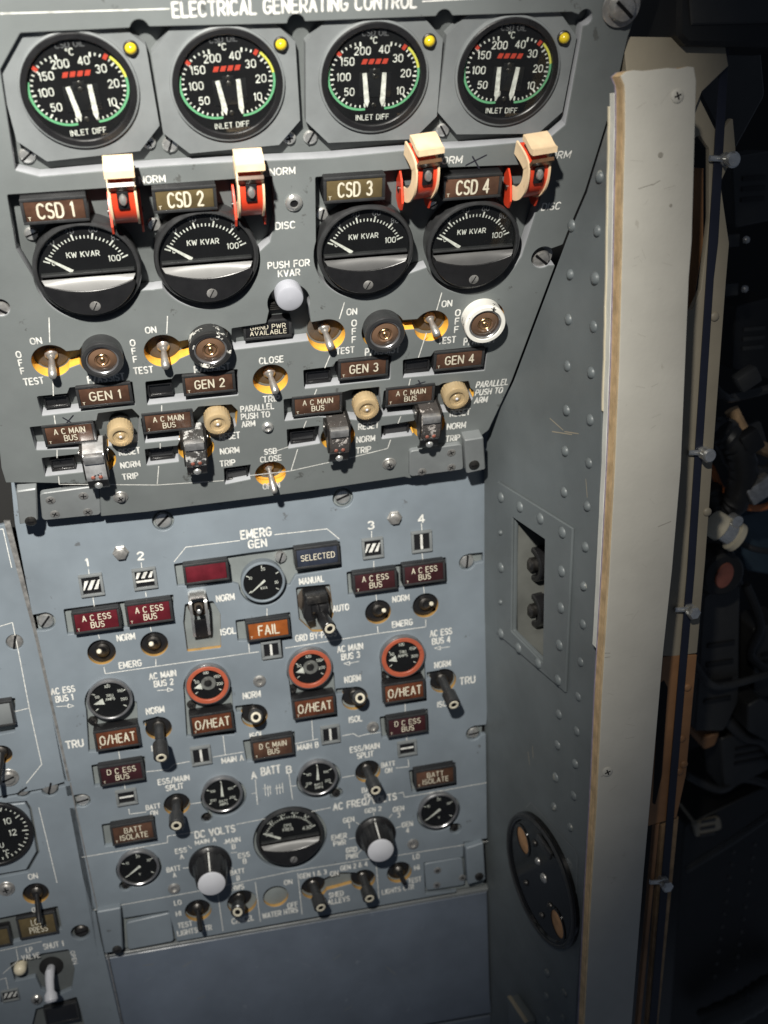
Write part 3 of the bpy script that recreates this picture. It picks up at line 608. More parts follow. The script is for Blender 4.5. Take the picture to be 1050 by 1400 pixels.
def small_gauge(F, px, py, rpx, label, txt, nums, needle, ringm='black', tz=-5, hv=4, group='small round gauges', plain=False, tail=False, txt_y=.0, hub=False, tick=True, nw=1.0, rim='gauge_rim', ns=.125):
    a, b = F.px(px, py, hv); R = rpx * F.sx(px, py, hv); H = hv - tz; t = thing('round_gauge', label, 'gauge', F, a, b, tz, group)
    q = MB(); q.lathe([(R * .97, 0), (R, H - 2), (R, H - .9), (R * .96, H - .15), (R * .91, H), (R * .88, H - .4), (R * .87, H - 1.5)], 48, cap1=False); q.obj('housing', rim, t)
    ri = .87
    if ringm == 'ringred':
        MB().ring(R * .74, R * .93, H - 1.3, H + .25, 48).obj('marker_ring', 'ringred', t); ri = .74
    f = MB().lathe([(R * .875, H - 2.0), (R * .87, H - 1.9)], 40).obj('dial_face', 'matte', t)
    z = H - 1.85; k = MB()
    if tick:
        for i in range(9):
            an = 215 - i * 250 / 8
            if i % 2 == 0: k.tick(R * ri * .78, R * ri * .95, an, .55, z)
    for tx, an, rr in nums: k.text(tx, rr * R * math.cos(math.radians(an)), rr * R * math.sin(math.radians(an)), ns * R, z=z, wt=.16)
    if txt: k.text(txt, .02 * R, txt_y * R, .125 * R, z=z, wt=.17)
    k.obj('lettering', 'white', f, smooth=False)
    an = math.radians(needle); dv = V(math.cos(an), math.sin(an)); nn = V(-dv.y, dv.x); p0 = dv * (-.12 * R if not tail else .28 * R); p1 = dv * ri * .84 * R
    MB().prism([tuple(p0 + nn * .055 * R * nw), tuple(p0 - nn * .055 * R * nw), tuple(p1 - nn * .012 * R - dv * 0), tuple(p1 + nn * .012 * R)] if not tail else [tuple(p0 + nn * .16 * R), tuple(p0 - nn * .16 * R), tuple(p1)], z + .3, z + .6).obj('needle', 'white', t)
    if hub:
        h_ = MB().lathe([(.33 * R, z), (.33 * R, z + .4), (.2 * R, z + .5), (.01, z + .5)], 28, cap1=False, T=Matrix.Translation((.04 * R, .04 * R, 0))).obj('hub', 'steel', t)
        MB().lathe([(.17 * R, z + .5), (.17 * R, z + 1.0), (.01, z + 1.1)], 24, cap1=False, T=Matrix.Translation((.02 * R, .06 * R, 0))).obj('hub_screw', 'dark_metal', h_)
    MB().lathe([(R * .86, H - .9), (R * .855, H - .8)], 40).obj('glass', 'glass', t)
    return t
def flow_window(F, px, py, wpx, hpx, label, stripes, tz=-4, hv=1.0, fr=1.7):
    a, b = F.px(px, py, hv); w = wpx * F.sx(px, py, hv); h = hpx * F.sy(px, py, hv); H = hv - tz
    t = thing('flow_indicator', label, 'indicator', F, a, b, tz, 'flow line indicators')
    q = MB()
    for x0, x1, y0, y1 in ((-w / 2, w / 2, h / 2 - fr, h / 2), (-w / 2, w / 2, -h / 2, -h / 2 + fr), (-w / 2, -w / 2 + fr, -h / 2 + fr, h / 2 - fr), (w / 2 - fr, w / 2, -h / 2 + fr, h / 2 - fr)):
        q.box(x0 + .01, x1 - .01, y0 + .01, y1 - .01, 0, H, .25)
    q.obj('frame', 'bezel' if stripes != 'none' else 'black', t)
    iw, ih = w / 2 - fr, h / 2 - fr
    f = MB().box(-iw, iw, -ih, ih, 0, H - 1.3).obj('window', 'lens_black', t)
    k = MB(); z = H - 1.25
    if stripes == 'diag':
        for i in (-1, 0, 1):
            x = i * iw * .75; k.flat([(max(-iw, x - iw * .55), -ih * .55), (min(iw, x - iw * .1), -ih * .55), (min(iw, x + iw * .5), ih * .55), (max(-iw, x + iw * .05), ih * .55)], z + .01 * (i + 1))
    elif stripes == 'diagbar':
        for i in (-1, 0, 1):
            x = i * iw * .75; k.flat([(max(-iw, x - iw * .4), ih * .05), (min(iw, x + iw * .0), ih * .05), (min(iw, x + iw * .4), ih * .8), (max(-iw, x + iw * .0), ih * .8)], z + .01 * (i + 1))
        k.flat([(-iw, -ih * .45), (iw, -ih * .45), (iw, -ih * .2), (-iw, -ih * .2)], z)
    elif stripes == 'vert': k.flat([(-iw * .16, -ih * .95), (iw * .16, -ih * .95), (iw * .16, ih * .95), (-iw * .16, ih * .95)], z)
    elif stripes == 'vert2':
        k.flat([(-iw * .16, -ih * .95), (iw * .16, -ih * .95), (iw * .16, ih * .95), (-iw * .16, ih * .95)], z)
    elif stripes == 'horiz': k.flat([(-iw * .9, -ih * .16), (iw * .9, -ih * .16), (iw * .9, ih * .16), (-iw * .9, ih * .16)], z)
    if stripes != 'none': k.obj('flow_bar', 'white', f, smooth=False)
    else: k.bm.free()
    return t
def strip_poly(pts, th):
    P = [Vector(p) for p in pts]; o = []
    for i, p in enumerate(P):
        d = (P[min(i + 1, len(P) - 1)] - P[max(i - 1, 0)]).normalized(); o.append(p + Vector((-d.y, d.x)) * th)
    return P, o
def yz(x0=0.0): return Matrix(((0, 0, 1, x0), (1, 0, 0, 0), (0, 1, 0, 0), (0, 0, 0, 1)))   # polygon (y, z) extruded along x
def smooth_path(P, n=4):
    P = [Vector(p) for p in P]; o = []
    for i in range(len(P) - 1):
        a, b, c, d = P[max(i - 1, 0)], P[i], P[i + 1], P[min(i + 2, len(P) - 1)]
        for k in range(n):
            t = k / n; o.append(.5 * ((2 * b) + (c - a) * t + (2 * a - 5 * b + 4 * c - d) * t * t + (3 * b - a - 3 * c + d) * t ** 3))
    return o + [P[-1]]
def strip(mb, path, th, x0, x1, T=None):
    A, B = strip_poly(path, th); n = len(A); bm = mb.bm; L_, R_ = [], []
    f = lambda x, p: bm.verts.new((T @ Vector((x, p.x, p.y))) if T else (x, p.x, p.y))
    q = [[f(x0, p) for p in A], [f(x1, p) for p in A], [f(x1, p) for p in B], [f(x0, p) for p in B]]
    for j in range(4):
        u, v = q[j], q[(j + 1) % 4]
        for i in range(n - 1): bm.faces.new((u[i], v[i], v[i + 1], u[i + 1]))
    bm.faces.new((q[0][0], q[3][0], q[2][0], q[1][0])); bm.faces.new((q[0][-1], q[1][-1], q[2][-1], q[3][-1]))
    return mb
def red_guard(F, px, py, label, tz=-8, hole=True, redm='red', k=1.0, yaw=0.0):
    a, b = F.px(px, py, 18)
    t = thing('switch_guard', label, 'switch guard', F, a, b, 0, 'red switch guards', 0)
    Y = Matrix.Rotation(math.radians(yaw), 4, 'Y'); w = 8.6
    body = smooth_path([(10, 2), (8.5, 10), (6.0, 17), (3.0, 20.5), (-4, 21.5), (-11, 19), (-17, 13), (-20, 6), (-21, -2)], 4)
    q = MB(); strip(q, body, 2.4, -w, w, Y); q.obj('guard_shell', redm, t, ang=40)
    for s in (-1, 1):                                             # bare tan edges of the moulded cover
        q = MB(); strip(q, smooth_path([(11, 1), (9.5, 10), (7.0, 18), (3.4, 22.0), (-4, 22.9), (-11.4, 20.4), (-17.6, 14), (-20.8, 6.5), (-22, -2)], 4), 7.5, s * w, s * (w + 1.6), Y); q.obj('guard_edge', 'tan', t, ang=40)
    q = MB(); strip(q, smooth_path([(14.6, 10), (13.8, 15), (12.2, 20), (11.4, 24), (11.6, 27)], 4), -3.0, -w - 2.2, w + 2.2, Y); q.obj('finger_lip', 'tan', t, ang=40)
    q = MB(); strip(q, [(5.2, 21.5), (8.6, 25)], 2.0, -w - 1.0, w + 1.0, Y); q.obj('lip_underside', 'lip_shade', t)
    MB().box(-4.3, 4.3, -5.0, 4.6, 21.2, 23.0, .9, T=Y @ Matrix.Rotation(.06, 4, 'X')).obj('lever_slot', 'black', t)
    lv = MB().tube([V(0, -1, 22.0), V(0, -.8, 24), V(0, -.6, 25), V(0, -.6, 25.5)], [3.0, 3.0, 2.4, .6], 16, T=Y).obj('lever', 'steel', t)
    for s in (-1, 1):
        q = MB(); q.prism([(-7, -8), (-6, -2), (-10, 4), (-21, 9), (-26, 6), (-27, -1), (-24, -8)], 0, 1.6, T=yz(s * (w + 2.9) - .8)); q.obj('hinge_cheek', redm, t)
    MB().tube([V(-w - 5, -16, 0), V(w + 5, -16, 0)], 1.5, 12).obj('hinge_pin', 'dark_metal', t)
    return rescale(t, .60, .90, .74)
def bus_guard(F, px, py, label, front, tz=-10, up=0.0, k=1.0):
    a, b = F.px(px, py, 14)
    t = thing('switch_guard', label, 'switch guard', F, a, b, 0, 'bus trip switch guards')
    w = 7.2
    q = MB(); strip(q, smooth_path([(13.5, -6), (13.5, 6), (12.6, 13.5), (9.0, 15.2), (2, 16.5), (-5, 16.5), (-9, 15.2)], 4), 1.6, -w, w); q.obj('guard_cover', front, t, ang=40)
    MB().box(-w + .3, w - .3, 6.8, 13.2, 12.6, 17.6, .7).obj('guard_top', 'guard_metal', t)
    for s in (-1, 1): MB().dome(1.5, .7, 0, T=Matrix.Translation((s * 2.6, -5.2, 16.6))).obj('rivet', 'rust_dot', t)
    q = MB(); strip(q, smooth_path([(-8.4, 15.0), (-13, 14.2), (-18, 12.2), (-21, 8.5)], 4), 1.8, -w, w); q.obj('guard_tongue', 'black', t, ang=40)
    for s in (-1, 1): MB().prism([(13, -6), (13, 13.8), (2, 16), (-8, 15), (-8, 9), (3, 4), (6, -6)], 0, 1.2, T=yz(s * (w + .1) - (.0 if s > 0 else 1.2))).obj('guard_side', 'dark_metal', t)
    MB().box(-w - 2.4, -w - 1.4, 2, 13, -8, 9, .3).obj('hinge_bracket', 'dark_metal', t); MB().box(w + 1.4, w + 2.4, 2, 13, -8, 9, .3).obj('hinge_bracket', 'dark_metal', t)
    MB().tube([V(-w - 3.2, 9.5, 6), V(w + 3.2, 9.5, 6)], 1.3, 12).obj('hinge_pin', 'steel', t)
    MB().dome(2.9, 2.2, 0, T=Matrix.Translation((0, -13.2, 15.2)) @ Matrix.Rotation(.25, 4, 'X')).obj('lever_tip', 'chrome', t)
    return rescale(t, .76, .80, .76)
def rotary(F, px, py, rpx, label, cap, hv=24, tz=-3):
    a, b = F.px(px, py, 1); R = rpx * F.sx(px, py, 1); H = hv
    t = thing('rotary_knob', label, 'knob', F, a, b, 0, 'rotary selector knobs')
    q = MB(); seg = 48; prof = [(R * .99, 0.1), (R, 1.0), (R, 2.6), (R * .93, 3.4), (R * .84, 4.2), (R * .71, H - 1.2), (R * .66, H)]
    q.lathe(prof, seg); q.bm.verts.ensure_lookup_table()
    for i in (4, 5):
        for k in range(0, seg, 4): v = q.bm.verts[i * seg + k]; v.co.x *= .94; v.co.y *= .94
    q.obj('knob_body', 'black', t)
    MB().lathe([(R * .63, H - .2), (R * .63, H + .9), (R * .58, H + 1.4), (.01, H + 1.5)], 40, cap1=False).obj('knob_cap', 'knobcap', t)
    q = MB(); q.box(-.55, .55, R * .70, R * .98, 2.6, 3.5, .1); q.box(-.5, .5, R * .66, R * .71, H - .5, H + .3)
    strip(q, [(R * .845, 4.2), (R * .705, H - .8)], .5, -.5, .5); q.obj('pointer_line', 'white', t)
    return t
def lock_catch(F, plate_px, block_px, label, screws, bolt, z=0.0, mat_='bezel'):
    c = np.mean([F.px(*p, z + 3) for p in plate_px], axis=0)
    t = thing('hinge_bracket', label, 'bracket', F, c[0], c[1], z, 'panel hinge brackets')
    P = [tuple(F.px(*p, z + 3) - c) for p in plate_px]; MB().prism(rounded(P, 2.5), 0, 3, ch=.5).obj('bracket_plate', mat_, t)
    Q = [tuple(F.px(*p, z + 8) - c) for p in block_px]; MB().prism(rounded(Q, 1.2), -6, 8, ch=.7).obj('hinge_block', mat_, t)
    for i, p in enumerate(screws):
        u = F.px(*p, z + 3) - c; T = Matrix.Translation((u[0], u[1], 3)) @ Matrix.Rotation(i * 1.1 + .4, 4, 'Z')
        s = MB().lathe([(2.7, 0.03), (2.7, .2), (2.3, .35), (.01, .4)], 20, cap1=False, T=T).obj('plate_screw', 'steel', t)
        MB().box(-1.6, 1.6, -.3, .3, .2, .46, T=T).box(-.3, .3, -1.6, 1.6, .2, .48, T=T).obj('slot', 'matte', s)
    if bolt:
        u = F.px(*bolt, z + 8) - c; T = Matrix.Translation((u[0], u[1], 8))
        s = MB().lathe([(3.2, -.5), (3.2, .8), (2.4, 1.3), (.01, 1.4)], 20, cap1=False, T=T).obj('block_screw', 'dark_metal', t)
        MB().box(-1.8, 1.8, -.35, .35, .8, 1.46, T=T).obj('slot', 'matte', s)
    return t
def rounded(P, r, n=4):
    P = [Vector(p) for p in P]; o = []
    for i in range(len(P)):
        a, b, c = P[i - 1], P[i], P[(i + 1) % len(P)]
        u, v = (a - b), (c - b); d = min(r, u.length * .45, v.length * .45); p, q = b + u.normalized() * d, b + v.normalized() * d
        for k in range(n + 1):
            t = k / n; o.append(tuple(p * (1 - t) ** 2 + b * 2 * t * (1 - t) + q * t * t))
    return o
def letters(panel, F, items, m='white', z=0.06, wt=0.2):
    for it in items:
        txt, px, py, w, h = it[:5]; al = it[5] if len(it) > 5 else 'c'; sh = it[6] if len(it) > 6 else 0.0
        a, b = F.px(px, py); MB().text(txt, a, b, h * F.sy(px, py), w=w * F.sx(px, py) if w else None, z=z, wt=wt, align=al, shear=sh).obj('lettering', m, panel, smooth=False)
def lines(panel, F, paths, w=0.55, m='white', z=0.05, name='line_marking'):
    for p in paths:
        q = MB()
        for s in (p if isinstance(p[0], list) else [p]): q.ribbon([F.px(*c) for c in s], w, z, caps=False)
        q.obj(name, m, panel, smooth=False)
# ================================================================== upper panel
UT = 8.0
up_out = [(-45, -40), (905, -58), (876, 0), (858, 52), (838, 140), (800, 262), (775, 320), (700, 520), (668, 588), (655, 598), (637, 602), (637, 640), (560, 654), (553, 652), (420, 672), (200, 700), (138, 706), (136, 662), (46, 660), (8, 660), (2, 640), (-30, 330)]
rows = [[(2, 96), (29, 47), (176, 40), (208, 38), (396, 34), (420, 31), (593, 24), (619, 23), (781, 18), (797, 24), (792, 60), (772, 170), (748, 190), (640, 200), (549, 205), (457, 214), (425, 216), (300, 221), (216, 226), (54, 240), (22, 232)]]
UH = [('p', rows[0], 1.0), ('c', 191, 40, 13), ('c', 405, 32, 12), ('c', 607, 25, 11), ('c', 800, 24, 10), ('c', 37, 222, 15), ('c', 235, 210, 15), ('c', 425, 199, 13), ('c', 606, 187, 13),
 ('p', [(12, 268), (192, 256), (371, 243), (374, 300), (368, 330), (352, 345), (210, 395), (60, 400), (24, 340)], 1.2), ('c', 121, 376, 75), ('c', 283, 359, 73), ('p', [(185, 360), (225, 355), (222, 394), (190, 397)], .6),
 ('p', [(433, 244), (557, 233), (742, 226), (740, 262), (725, 310), (712, 350), (690, 380), (590, 362), (510, 390), (434, 345)], 1.2), ('c', 500, 345, 70), ('c', 649, 339, 67), ('p', [(545, 340), (606, 336), (592, 363), (560, 366)], .6),
 ('c', 395, 414, 29), ('p', [(318, 450), (365, 443), (370, 420), (421, 415), (424, 442), (448, 438), (440, 463), (318, 478)], .8), ('c', 447, 459, 25, 1),
 ('c', 70, 494, 27, 1), ('p', [(85, 483), (112, 480), (112, 495), (85, 505)], 1.5, 1), ('c', 138, 489, 31, 1), ('c', 223, 480, 26, 1), ('p', [(238, 470), (266, 465), (266, 480), (238, 492)], 1.5, 1), ('c', 290, 470, 29, 1),
 ('c', 590, 446, 23, 1), ('c', 524, 452, 29, 1), ('p', [(545, 440), (575, 438), (575, 448), (545, 450)], 1.5, 1), ('c', 662, 437, 27, 1),
 ('p', [(52, 543), (93, 539), (96, 531), (180, 523), (184, 553), (58, 568)], .8), ('p', [(200, 523), (236, 519), (240, 513), (324, 506), (325, 540), (202, 553)], .8),
 ('p', [(416, 507), (457, 502), (460, 495), (534, 487), (533, 518), (417, 531)], .8), ('p', [(552, 493), (590, 488), (594, 482), (666, 476), (662, 506), (552, 516)], .8),
 ('p', [(42, 585), (133, 576), (135, 566), (180, 560), (190, 570), (188, 604), (130, 612), (50, 615)], .8), ('p', [(58, 627), (112, 621), (114, 645), (62, 651)], .6), ('c', 133, 628, 26, 1),
 ('p', [(194, 573), (266, 564), (272, 557), (316, 554), (324, 562), (322, 582), (305, 596), (250, 600), (199, 605)], .8), ('p', [(199, 615), (243, 610), (244, 631), (201, 636)], .6), ('c', 268, 612, 25, 1), ('c', 313, 573, 10, 1),
 ('p', [(389, 547), (470, 537), (480, 534), (518, 530), (521, 560), (503, 575), (436, 569), (390, 575)], .8), ('p', [(393, 588), (436, 583), (437, 606), (394, 613)], .6), ('c', 462, 597, 23, 1),
 ('p', [(526, 535), (600, 528), (606, 525), (640, 522), (646, 545), (630, 562), (565, 565), (522, 569)], .8), ('p', [(522, 583), (566, 576), (563, 595), (522, 600)], .6), ('c', 586, 581, 22, 1), ('c', 637, 540, 11, 1),
 ('c', 370, 519, 24, 1), ('c', 370, 648, 21, 1), ('p', [(307, 641), (342, 636), (342, 655), (308, 662)], .6),
 ('c', 0, 421, 14), ('c', 742, 352, 15), ('p', [(742, 345), (770, 335), (764, 362), (744, 362)], .6)]
up = thing('instrument_panel', 'grey electrical generating control panel across the top with four dials and red guards', 'control panel', UP, 0, 0)
plate('face_plate', UP, up_out, UH, UT, 'panel_up', 'wall_lit', 'amber_edge', up)
b_out = [tuple(UP.px(*p)) for p in [(-40, -30), (890, -40), (850, 55), (830, 140), (664, 585), (630, 592), (430, 660), (140, 695), (140, 655), (12, 650), (-20, 330)]]
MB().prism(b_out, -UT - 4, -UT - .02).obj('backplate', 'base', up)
letters(up, UP, [('ELECTRICAL GENERATING CONTROL', 406, 7, 333, 19), ('NORM', 208, 245, 35, 9), ('NORM', 386, 234, 34, 9), ('NORM', 613, 219, 36, 9, 'c', .1), ('NORM', 761, 212, 36, 9, 'c', .15), ('DISC', 390, 308, 26, 9), ('DISC', 753, 282, 24, 9, 'c', .12),
 ('PUSH FOR\nKVAR', 395, 367, 56, 8.5), ('ON', 49, 466, 15, 8), ('O\nF\nF', 28, 496, 6, 8), ('TEST', 46, 521, 27, 8.5), ('ON', 206, 451, 14, 8), ('O\nF\nF', 183, 480, 6, 8), ('TEST', 196, 506, 26, 8.5),
 ('P/ASSIST', 145, 517, 50, 9), ('P/ASSIST', 290, 503, 48, 9), ('P/ASSIST', 523, 479, 46, 9), ('P/ASSIST', 656, 465, 42, 9),
 ('ON', 481, 426, 13, 8), ('O\nF\nF', 484, 453, 6, 8), ('TEST', 472, 479, 24, 8), ('ON', 611, 415, 13, 8), ('O\nF\nF', 625, 439, 6, 8), ('TEST', 611, 465, 23, 8),
 ('CLOSE', 371, 492, 32, 8), ('TRIP', 371, 545, 22, 8), ('PARALLEL\nPUSH TO\nARM', 330, 570, 45, 7.4, 'l'), ('PARALLEL\nPUSH TO\nARM', 650, 537, 42, 7.4, 'l', .12),
 ('RESET', 177, 617, 28, 8), ('RESET', 314, 596, 27, 8), ('RESET', 504, 582, 27, 8), ('RESET', 629, 564, 26, 8), ('NORM', 178, 635, 26, 7.5), ('TRIP', 178, 651, 21, 7.5), ('NORM', 314, 616, 25, 7.5), ('TRIP', 311, 633, 20, 7.5),
 ('NORM', 500, 600, 24, 7.5), ('TRIP', 497, 615, 19, 7.5), ('NORM', 624, 582, 24, 7.5), ('TRIP', 619, 599, 18, 7.5), ('SSB\nCLOSE', 370, 622, 28, 7), ('OPEN', 371, 664, 22, 7)])
lines(up, UP, [[(0, 18.5), (232, 12)], [(577, 2), (760, -8)], [(67, 434), (68, 468)], [(72, 515), (73, 541)], [(74, 568), (76, 582)], [(78, 615), (78, 626)], [(80, 651), (81, 662), (215, 663), (306, 657)], [(342, 650), (396, 644), (450, 632)], [(478, 626), (530, 613), (534, 601)],
 [(229, 432), (228, 456)], [(221, 554), (221, 564)], [(219, 606), (219, 613)], [(217, 637), (215, 662)], [(471, 413), (464, 436)], [(452, 484), (444, 503)], [(433, 532), (429, 542)], [(419, 575), (415, 585)], [(407, 614), (398, 643)],
 [(604, 400), (597, 424)], [(583, 455), (572, 489)], [(561, 518), (558, 531)], [(548, 569), (544, 579)], [(376, 617), (394, 611)]])
for s1, s2 in (([(86, 571), (101, 580)], [(100, 568), (88, 582)]), ([(637, 226), (665, 212)], [(646, 214), (655, 230)]), ([(568, 526), (581, 522)], [(572, 520), (578, 530)])):
    pm = MB()
    for k_, s in enumerate((s1, s2)): pm.ribbon([UP.px(*p) for p in s], .75, .05 + .01 * k_)
    pm.obj('pen_mark', 'ink', up, smooth=False)
for px, py, rl, d, s in ((108.5, 125, 3, 0, 'leftmost of four'), (312, 117, 2, .0, 'second from the left'), (512, 107, -1, -.03, 'third from the left'), (695, 99, -3, -.07, 'rightmost, nearest the wooden board')):
    csd_dial(UP, px, py, 'oil temperature dial with two white needles, ' + s, roll=rl, dn=d)
for px, py, R_, s, lg in ((120, 371, 25.2, 'below the sign CSD 1', 'ledge'), (283, 354, 25.2, 'below the sign CSD 2', 'ledge'), (501, 345, 24.6, 'below the sign CSD 3', 'ledge_less_lit'), (648, 338, 24.6, 'below the sign CSD 4', 'ledge_less_lit')):
    half_meter(UP, px, py, R_, 'round black KW KVAR meter with half-moon window ' + s, ['0', '20', '40', '60', '80', '100'], 'KW KVAR', group='generator load meters', ledge=lg, needle=144, tz=-7.9)
for px, py, w, h, s, l in ((75, 288, 92, 35, '1', 'lens_brown'), (253, 273, 88, 34, '2', 'lens_olive'), (485, 259, 84, 35, '3', 'lens_olive'), (646, 256, 80, 33, '4', 'lens_brown')):
    annunciator(UP, px, py, w, h, 'CSD ' + s, l, 'brown caption lamp reading CSD ' + s + ' in a black frame', tz=-7.9, hv=5, th=6.8, tw=.60, group='brown CSD caption lamps')
for px, py, w, h, s in ((143, 541, 76, 29, '1'), (286, 525, 72, 28, '2'), (497, 504, 68, 27, '3'), (628, 492, 68, 26, '4')):
    annunciator(UP, px, py, w, h, 'GEN ' + s, 'lens_brown', 'brown caption lamp reading GEN ' + s + ' in a dark slot', tz=-7.9, hv=2, th=5.2, tw=.62, group='brown GEN caption lamps')
for px, py, w, h, s in ((95, 594, 72, 29, 'first, left of the leftmost amber reset button'), (230, 577, 70, 28, 'second, under the sign GEN 2'), (434, 554, 68, 27, 'third, under the sign GEN 3'), (561, 541, 66, 26, 'fourth, under the sign GEN 4')):
    annunciator(UP, px, py, w, h, 'A C MAIN\nBUS', 'lens_brown', 'brown caption lamp A C MAIN BUS, ' + s, tz=-7.9, hv=1, group='brown main bus caption lamps', tw=.66)
annunciator(UP, 366, 451, 66, 25, 'GRND PWR\nAVAILABLE', 'lens_black', 'black caption lamp reading GRND PWR AVAILABLE under the grey push button', tz=-7.9, hv=-2, tm=False, tw=.85)
for px, py, s in ((77, 549, 'left of the sign GEN 1'), (219, 533, 'left of the sign GEN 2'), (435, 515, 'left of the sign GEN 3'), (570, 500, 'left of the sign GEN 4'), (86, 635, 'left of the leftmost black bus guard'), (221, 620, 'left of the second bus guard'), (414, 597, 'left of the third bus guard'), (542, 587, 'left of the fourth bus guard'), (324, 648, 'left of the SSB switch')):
    flow_window(UP, px, py, 34 if px != 324 else 30, 17, 'small blank black flow indicator ' + s, 'none', tz=-7.9, hv=-3.2, fr=1.0)
for px, py, s, rm in ((168, 272, 'right of the sign CSD 1, bright top', 'red'), (344, 262, 'right of the sign CSD 2, scuffed red', 'red'), (580, 240, 'right of the sign CSD 3', 'red'), (733, 238, 'rightmost, above the sign DISC', 'red')):
    red_guard(UP, px, py, 'red switch guard with tan lip ' + s, yaw={168: 0, 344: 0, 580: 9, 733: 9}[px])
for px, py, s, L_, ln in ((70, 484, 'left of the GEN 1 lamp cap', 12.5, 0), (223, 473, 'left of the GEN 2 lamp cap', 12, 0), (443, 449, 'beside the TEST mark over GEN 3', 11.5, 8), (587, 434, 'between the two right lamp caps', 10.5, 10)):
    toggle(UP, px, py, 'steel bat toggle switch in an amber rimmed hole ' + s, tz=-7.9, kind='bat', tilt=24, lean=ln, L=L_, r=8.8, k=.78)
toggle(UP, 368, 509, 'shiny steel toggle switch between CLOSE and TRIP', tz=-7.9, kind='bat', tilt=22, lean=8, L=12, r=8.2, k=.78)
toggle(UP, 367, 638, 'dark steel toggle switch under SSB CLOSE near the lower edge', tz=-7.9, kind='bat', tilt=32, lean=5, L=15, r=7.6, k=.72)
for px, py, r, s, bd in ((140, 494, 29.5, 'dark metal rim, above the sign GEN 1', 'rim'), (288, 480, 29.5, 'white chipped rim, above the sign GEN 2', 'black_chip'), (527, 459, 27, 'dark rim with white edge, above the sign GEN 3', 'rim'), (664, 445, 27.5, 'white painted rim, above the sign GEN 4', 'white_paint')):
    press_cap(UP, px, py, r, 'round brown lens push button, ' + s, bd, tz=-7.9, hv=9)
for px, py, s in ((165, 598, 'leftmost, above the first bus guard'), (298, 581, 'second from left, right of a bus sign'), (502, 561, 'third from left, above a RESET mark'), (625, 546, 'rightmost, beside PARALLEL PUSH TO ARM')):
    reset_button(UP, px, py, 18.5 if px < 400 else 17.5, 'clear amber knurled push button, ' + s, tz=-7.9, hv=7)
for px, py, f_, s in ((131, 647, 'silver_worn', 'scraped silver, leftmost'), (268, 628, 'black_worn_glints', 'scuffed black with painted glints, second from left'), (465, 610, 'black_chip_glints', 'chipped black with painted glints, third from left'), (590, 591, 'black_chip_glints', 'chipped black with painted glints, rightmost, over the right hinge plate')):
    bus_guard(UP, px, py, 'hinged metal switch guard, ' + s, f_)
# grey push button over the ground power caption
a, b = UP.px(397, 411, 9)
t = thing('push_button', 'plain light grey round push button under PUSH FOR KVAR', 'push button', UP, a, b, -7.9)
MB().lathe([(8.4, 0), (8.4, 7), (7.8, 7.6), (.01, 7.7)], 40, cap1=False).obj('collar', 'black', t)
MB().lathe([(7.0, 7), (7.2, 14), (6.7, 15.4), (5.3, 16), (.01, 16.2)], 40, cap1=False).obj('button_cap', 'greycap', t)
q = MB()
for k_ in range(4): q.box(-9, -1, -9.6 - k_ * 1.2, -9.0 - k_ * 1.2, 0.1, 3, .1)
q.obj('spring_leaf', 'dark_metal', t)
# screws on the panel
for px, py, r, s, z, kd, an in ((37, 214, 4.6, 'below the first dial', -8.5, 'slot', 40), (233, 199, 4.6, 'below the gap of the first two dials', -8.5, 'slot', 70), (425, 189, 4.2, 'left below the third dial', -8.5, 'slot', 60), (606, 179, 4.2, 'left below the fourth dial', -8.5, 'slot', 120), (43, 321, 4.2, 'under the sign CSD 1', -8.5, 'slot', 20), (211, 308, 4.4, 'under the sign CSD 2', -8.5, 'slot', 65), (441, 294, 4.2, 'under the sign CSD 3', -8.5, 'slot', 75), (593, 281, 3.2, 'behind the third red guard', -8.5, 'slot', 30), (204, 196, 3.8, 'in the chamfer between the first two dials', -11, 'phillips', 30), (396, 190, 3.8, 'in the chamfer between the second and third dial', -11, 'phillips', 10)):
    screw(UP, px, py, r * .8, 'slotted screw ' + s, max(z, -7.9) if z > -9 else -7.9, kd, an, hh=1.8, m='chrome')
for px, py, r, s in ((855, 14, 6.2, 'at the top right corner of the grey panel'), (741, 356, 5.0, 'in the right edge below DISC'), (0, 424, 5.0, 'at the left edge beside the first meter')):
    screw(UP, px, py, r, 'large captive slotted screw ' + s, -6 if px != 855 else 1, 'slot', 140, hh=5, washer=True, group='large captive screws')
for px, py, r, s in ((402, 278, 4.2, 'with a hole, above DISC'), (366, 585, 3.3, 'beside PARALLEL PUSH TO ARM')):
    a, b = UP.px(px, py, 1); t = thing('jack_socket', 'small bright metal socket ' + s, 'socket', UP, a, b, 0)
    MB().lathe([(r, .02), (r, .8), (r * .75, 1.8), (r * .5, 2.0), (r * .45, 1.2)], 28, cap1=False).obj('socket_ring', 'chrome', t); MB().lathe([(r * .47, .5), (r * .46, 1.1)], 20).obj('socket_hole', 'matte' if px == 402 else 'steel', t)
for px, py, s in ((165, 683, 'beside the left hinge plate under the panel'), (533, 637, 'at the lower edge left of the right hinge plate')):
    screw(UP, px, py, 2.9, 'domed phillips screw ' + s, 0, 'phillips', 25, hh=2.4, washer=True)
lock_catch(UP, [(54, 675), (136, 664), (138, 704), (58, 712)], [(22, 672), (50, 668), (52, 712), (27, 718)], 'grey hinge bracket with four phillips screws at the lower left corner of the upper panel', [(69, 684), (114, 678), (75, 703), (120, 700)], (42, 712), z=-4)
lock_catch(UP, [(560, 617), (632, 607), (634, 642), (560, 652)], [(635, 602), (661, 598), (664, 642), (638, 648)], 'grey hinge bracket with phillips screws at the lower right corner of the upper panel', [(617, 619), (577, 645), (617, 639)], (648, 635), z=0)
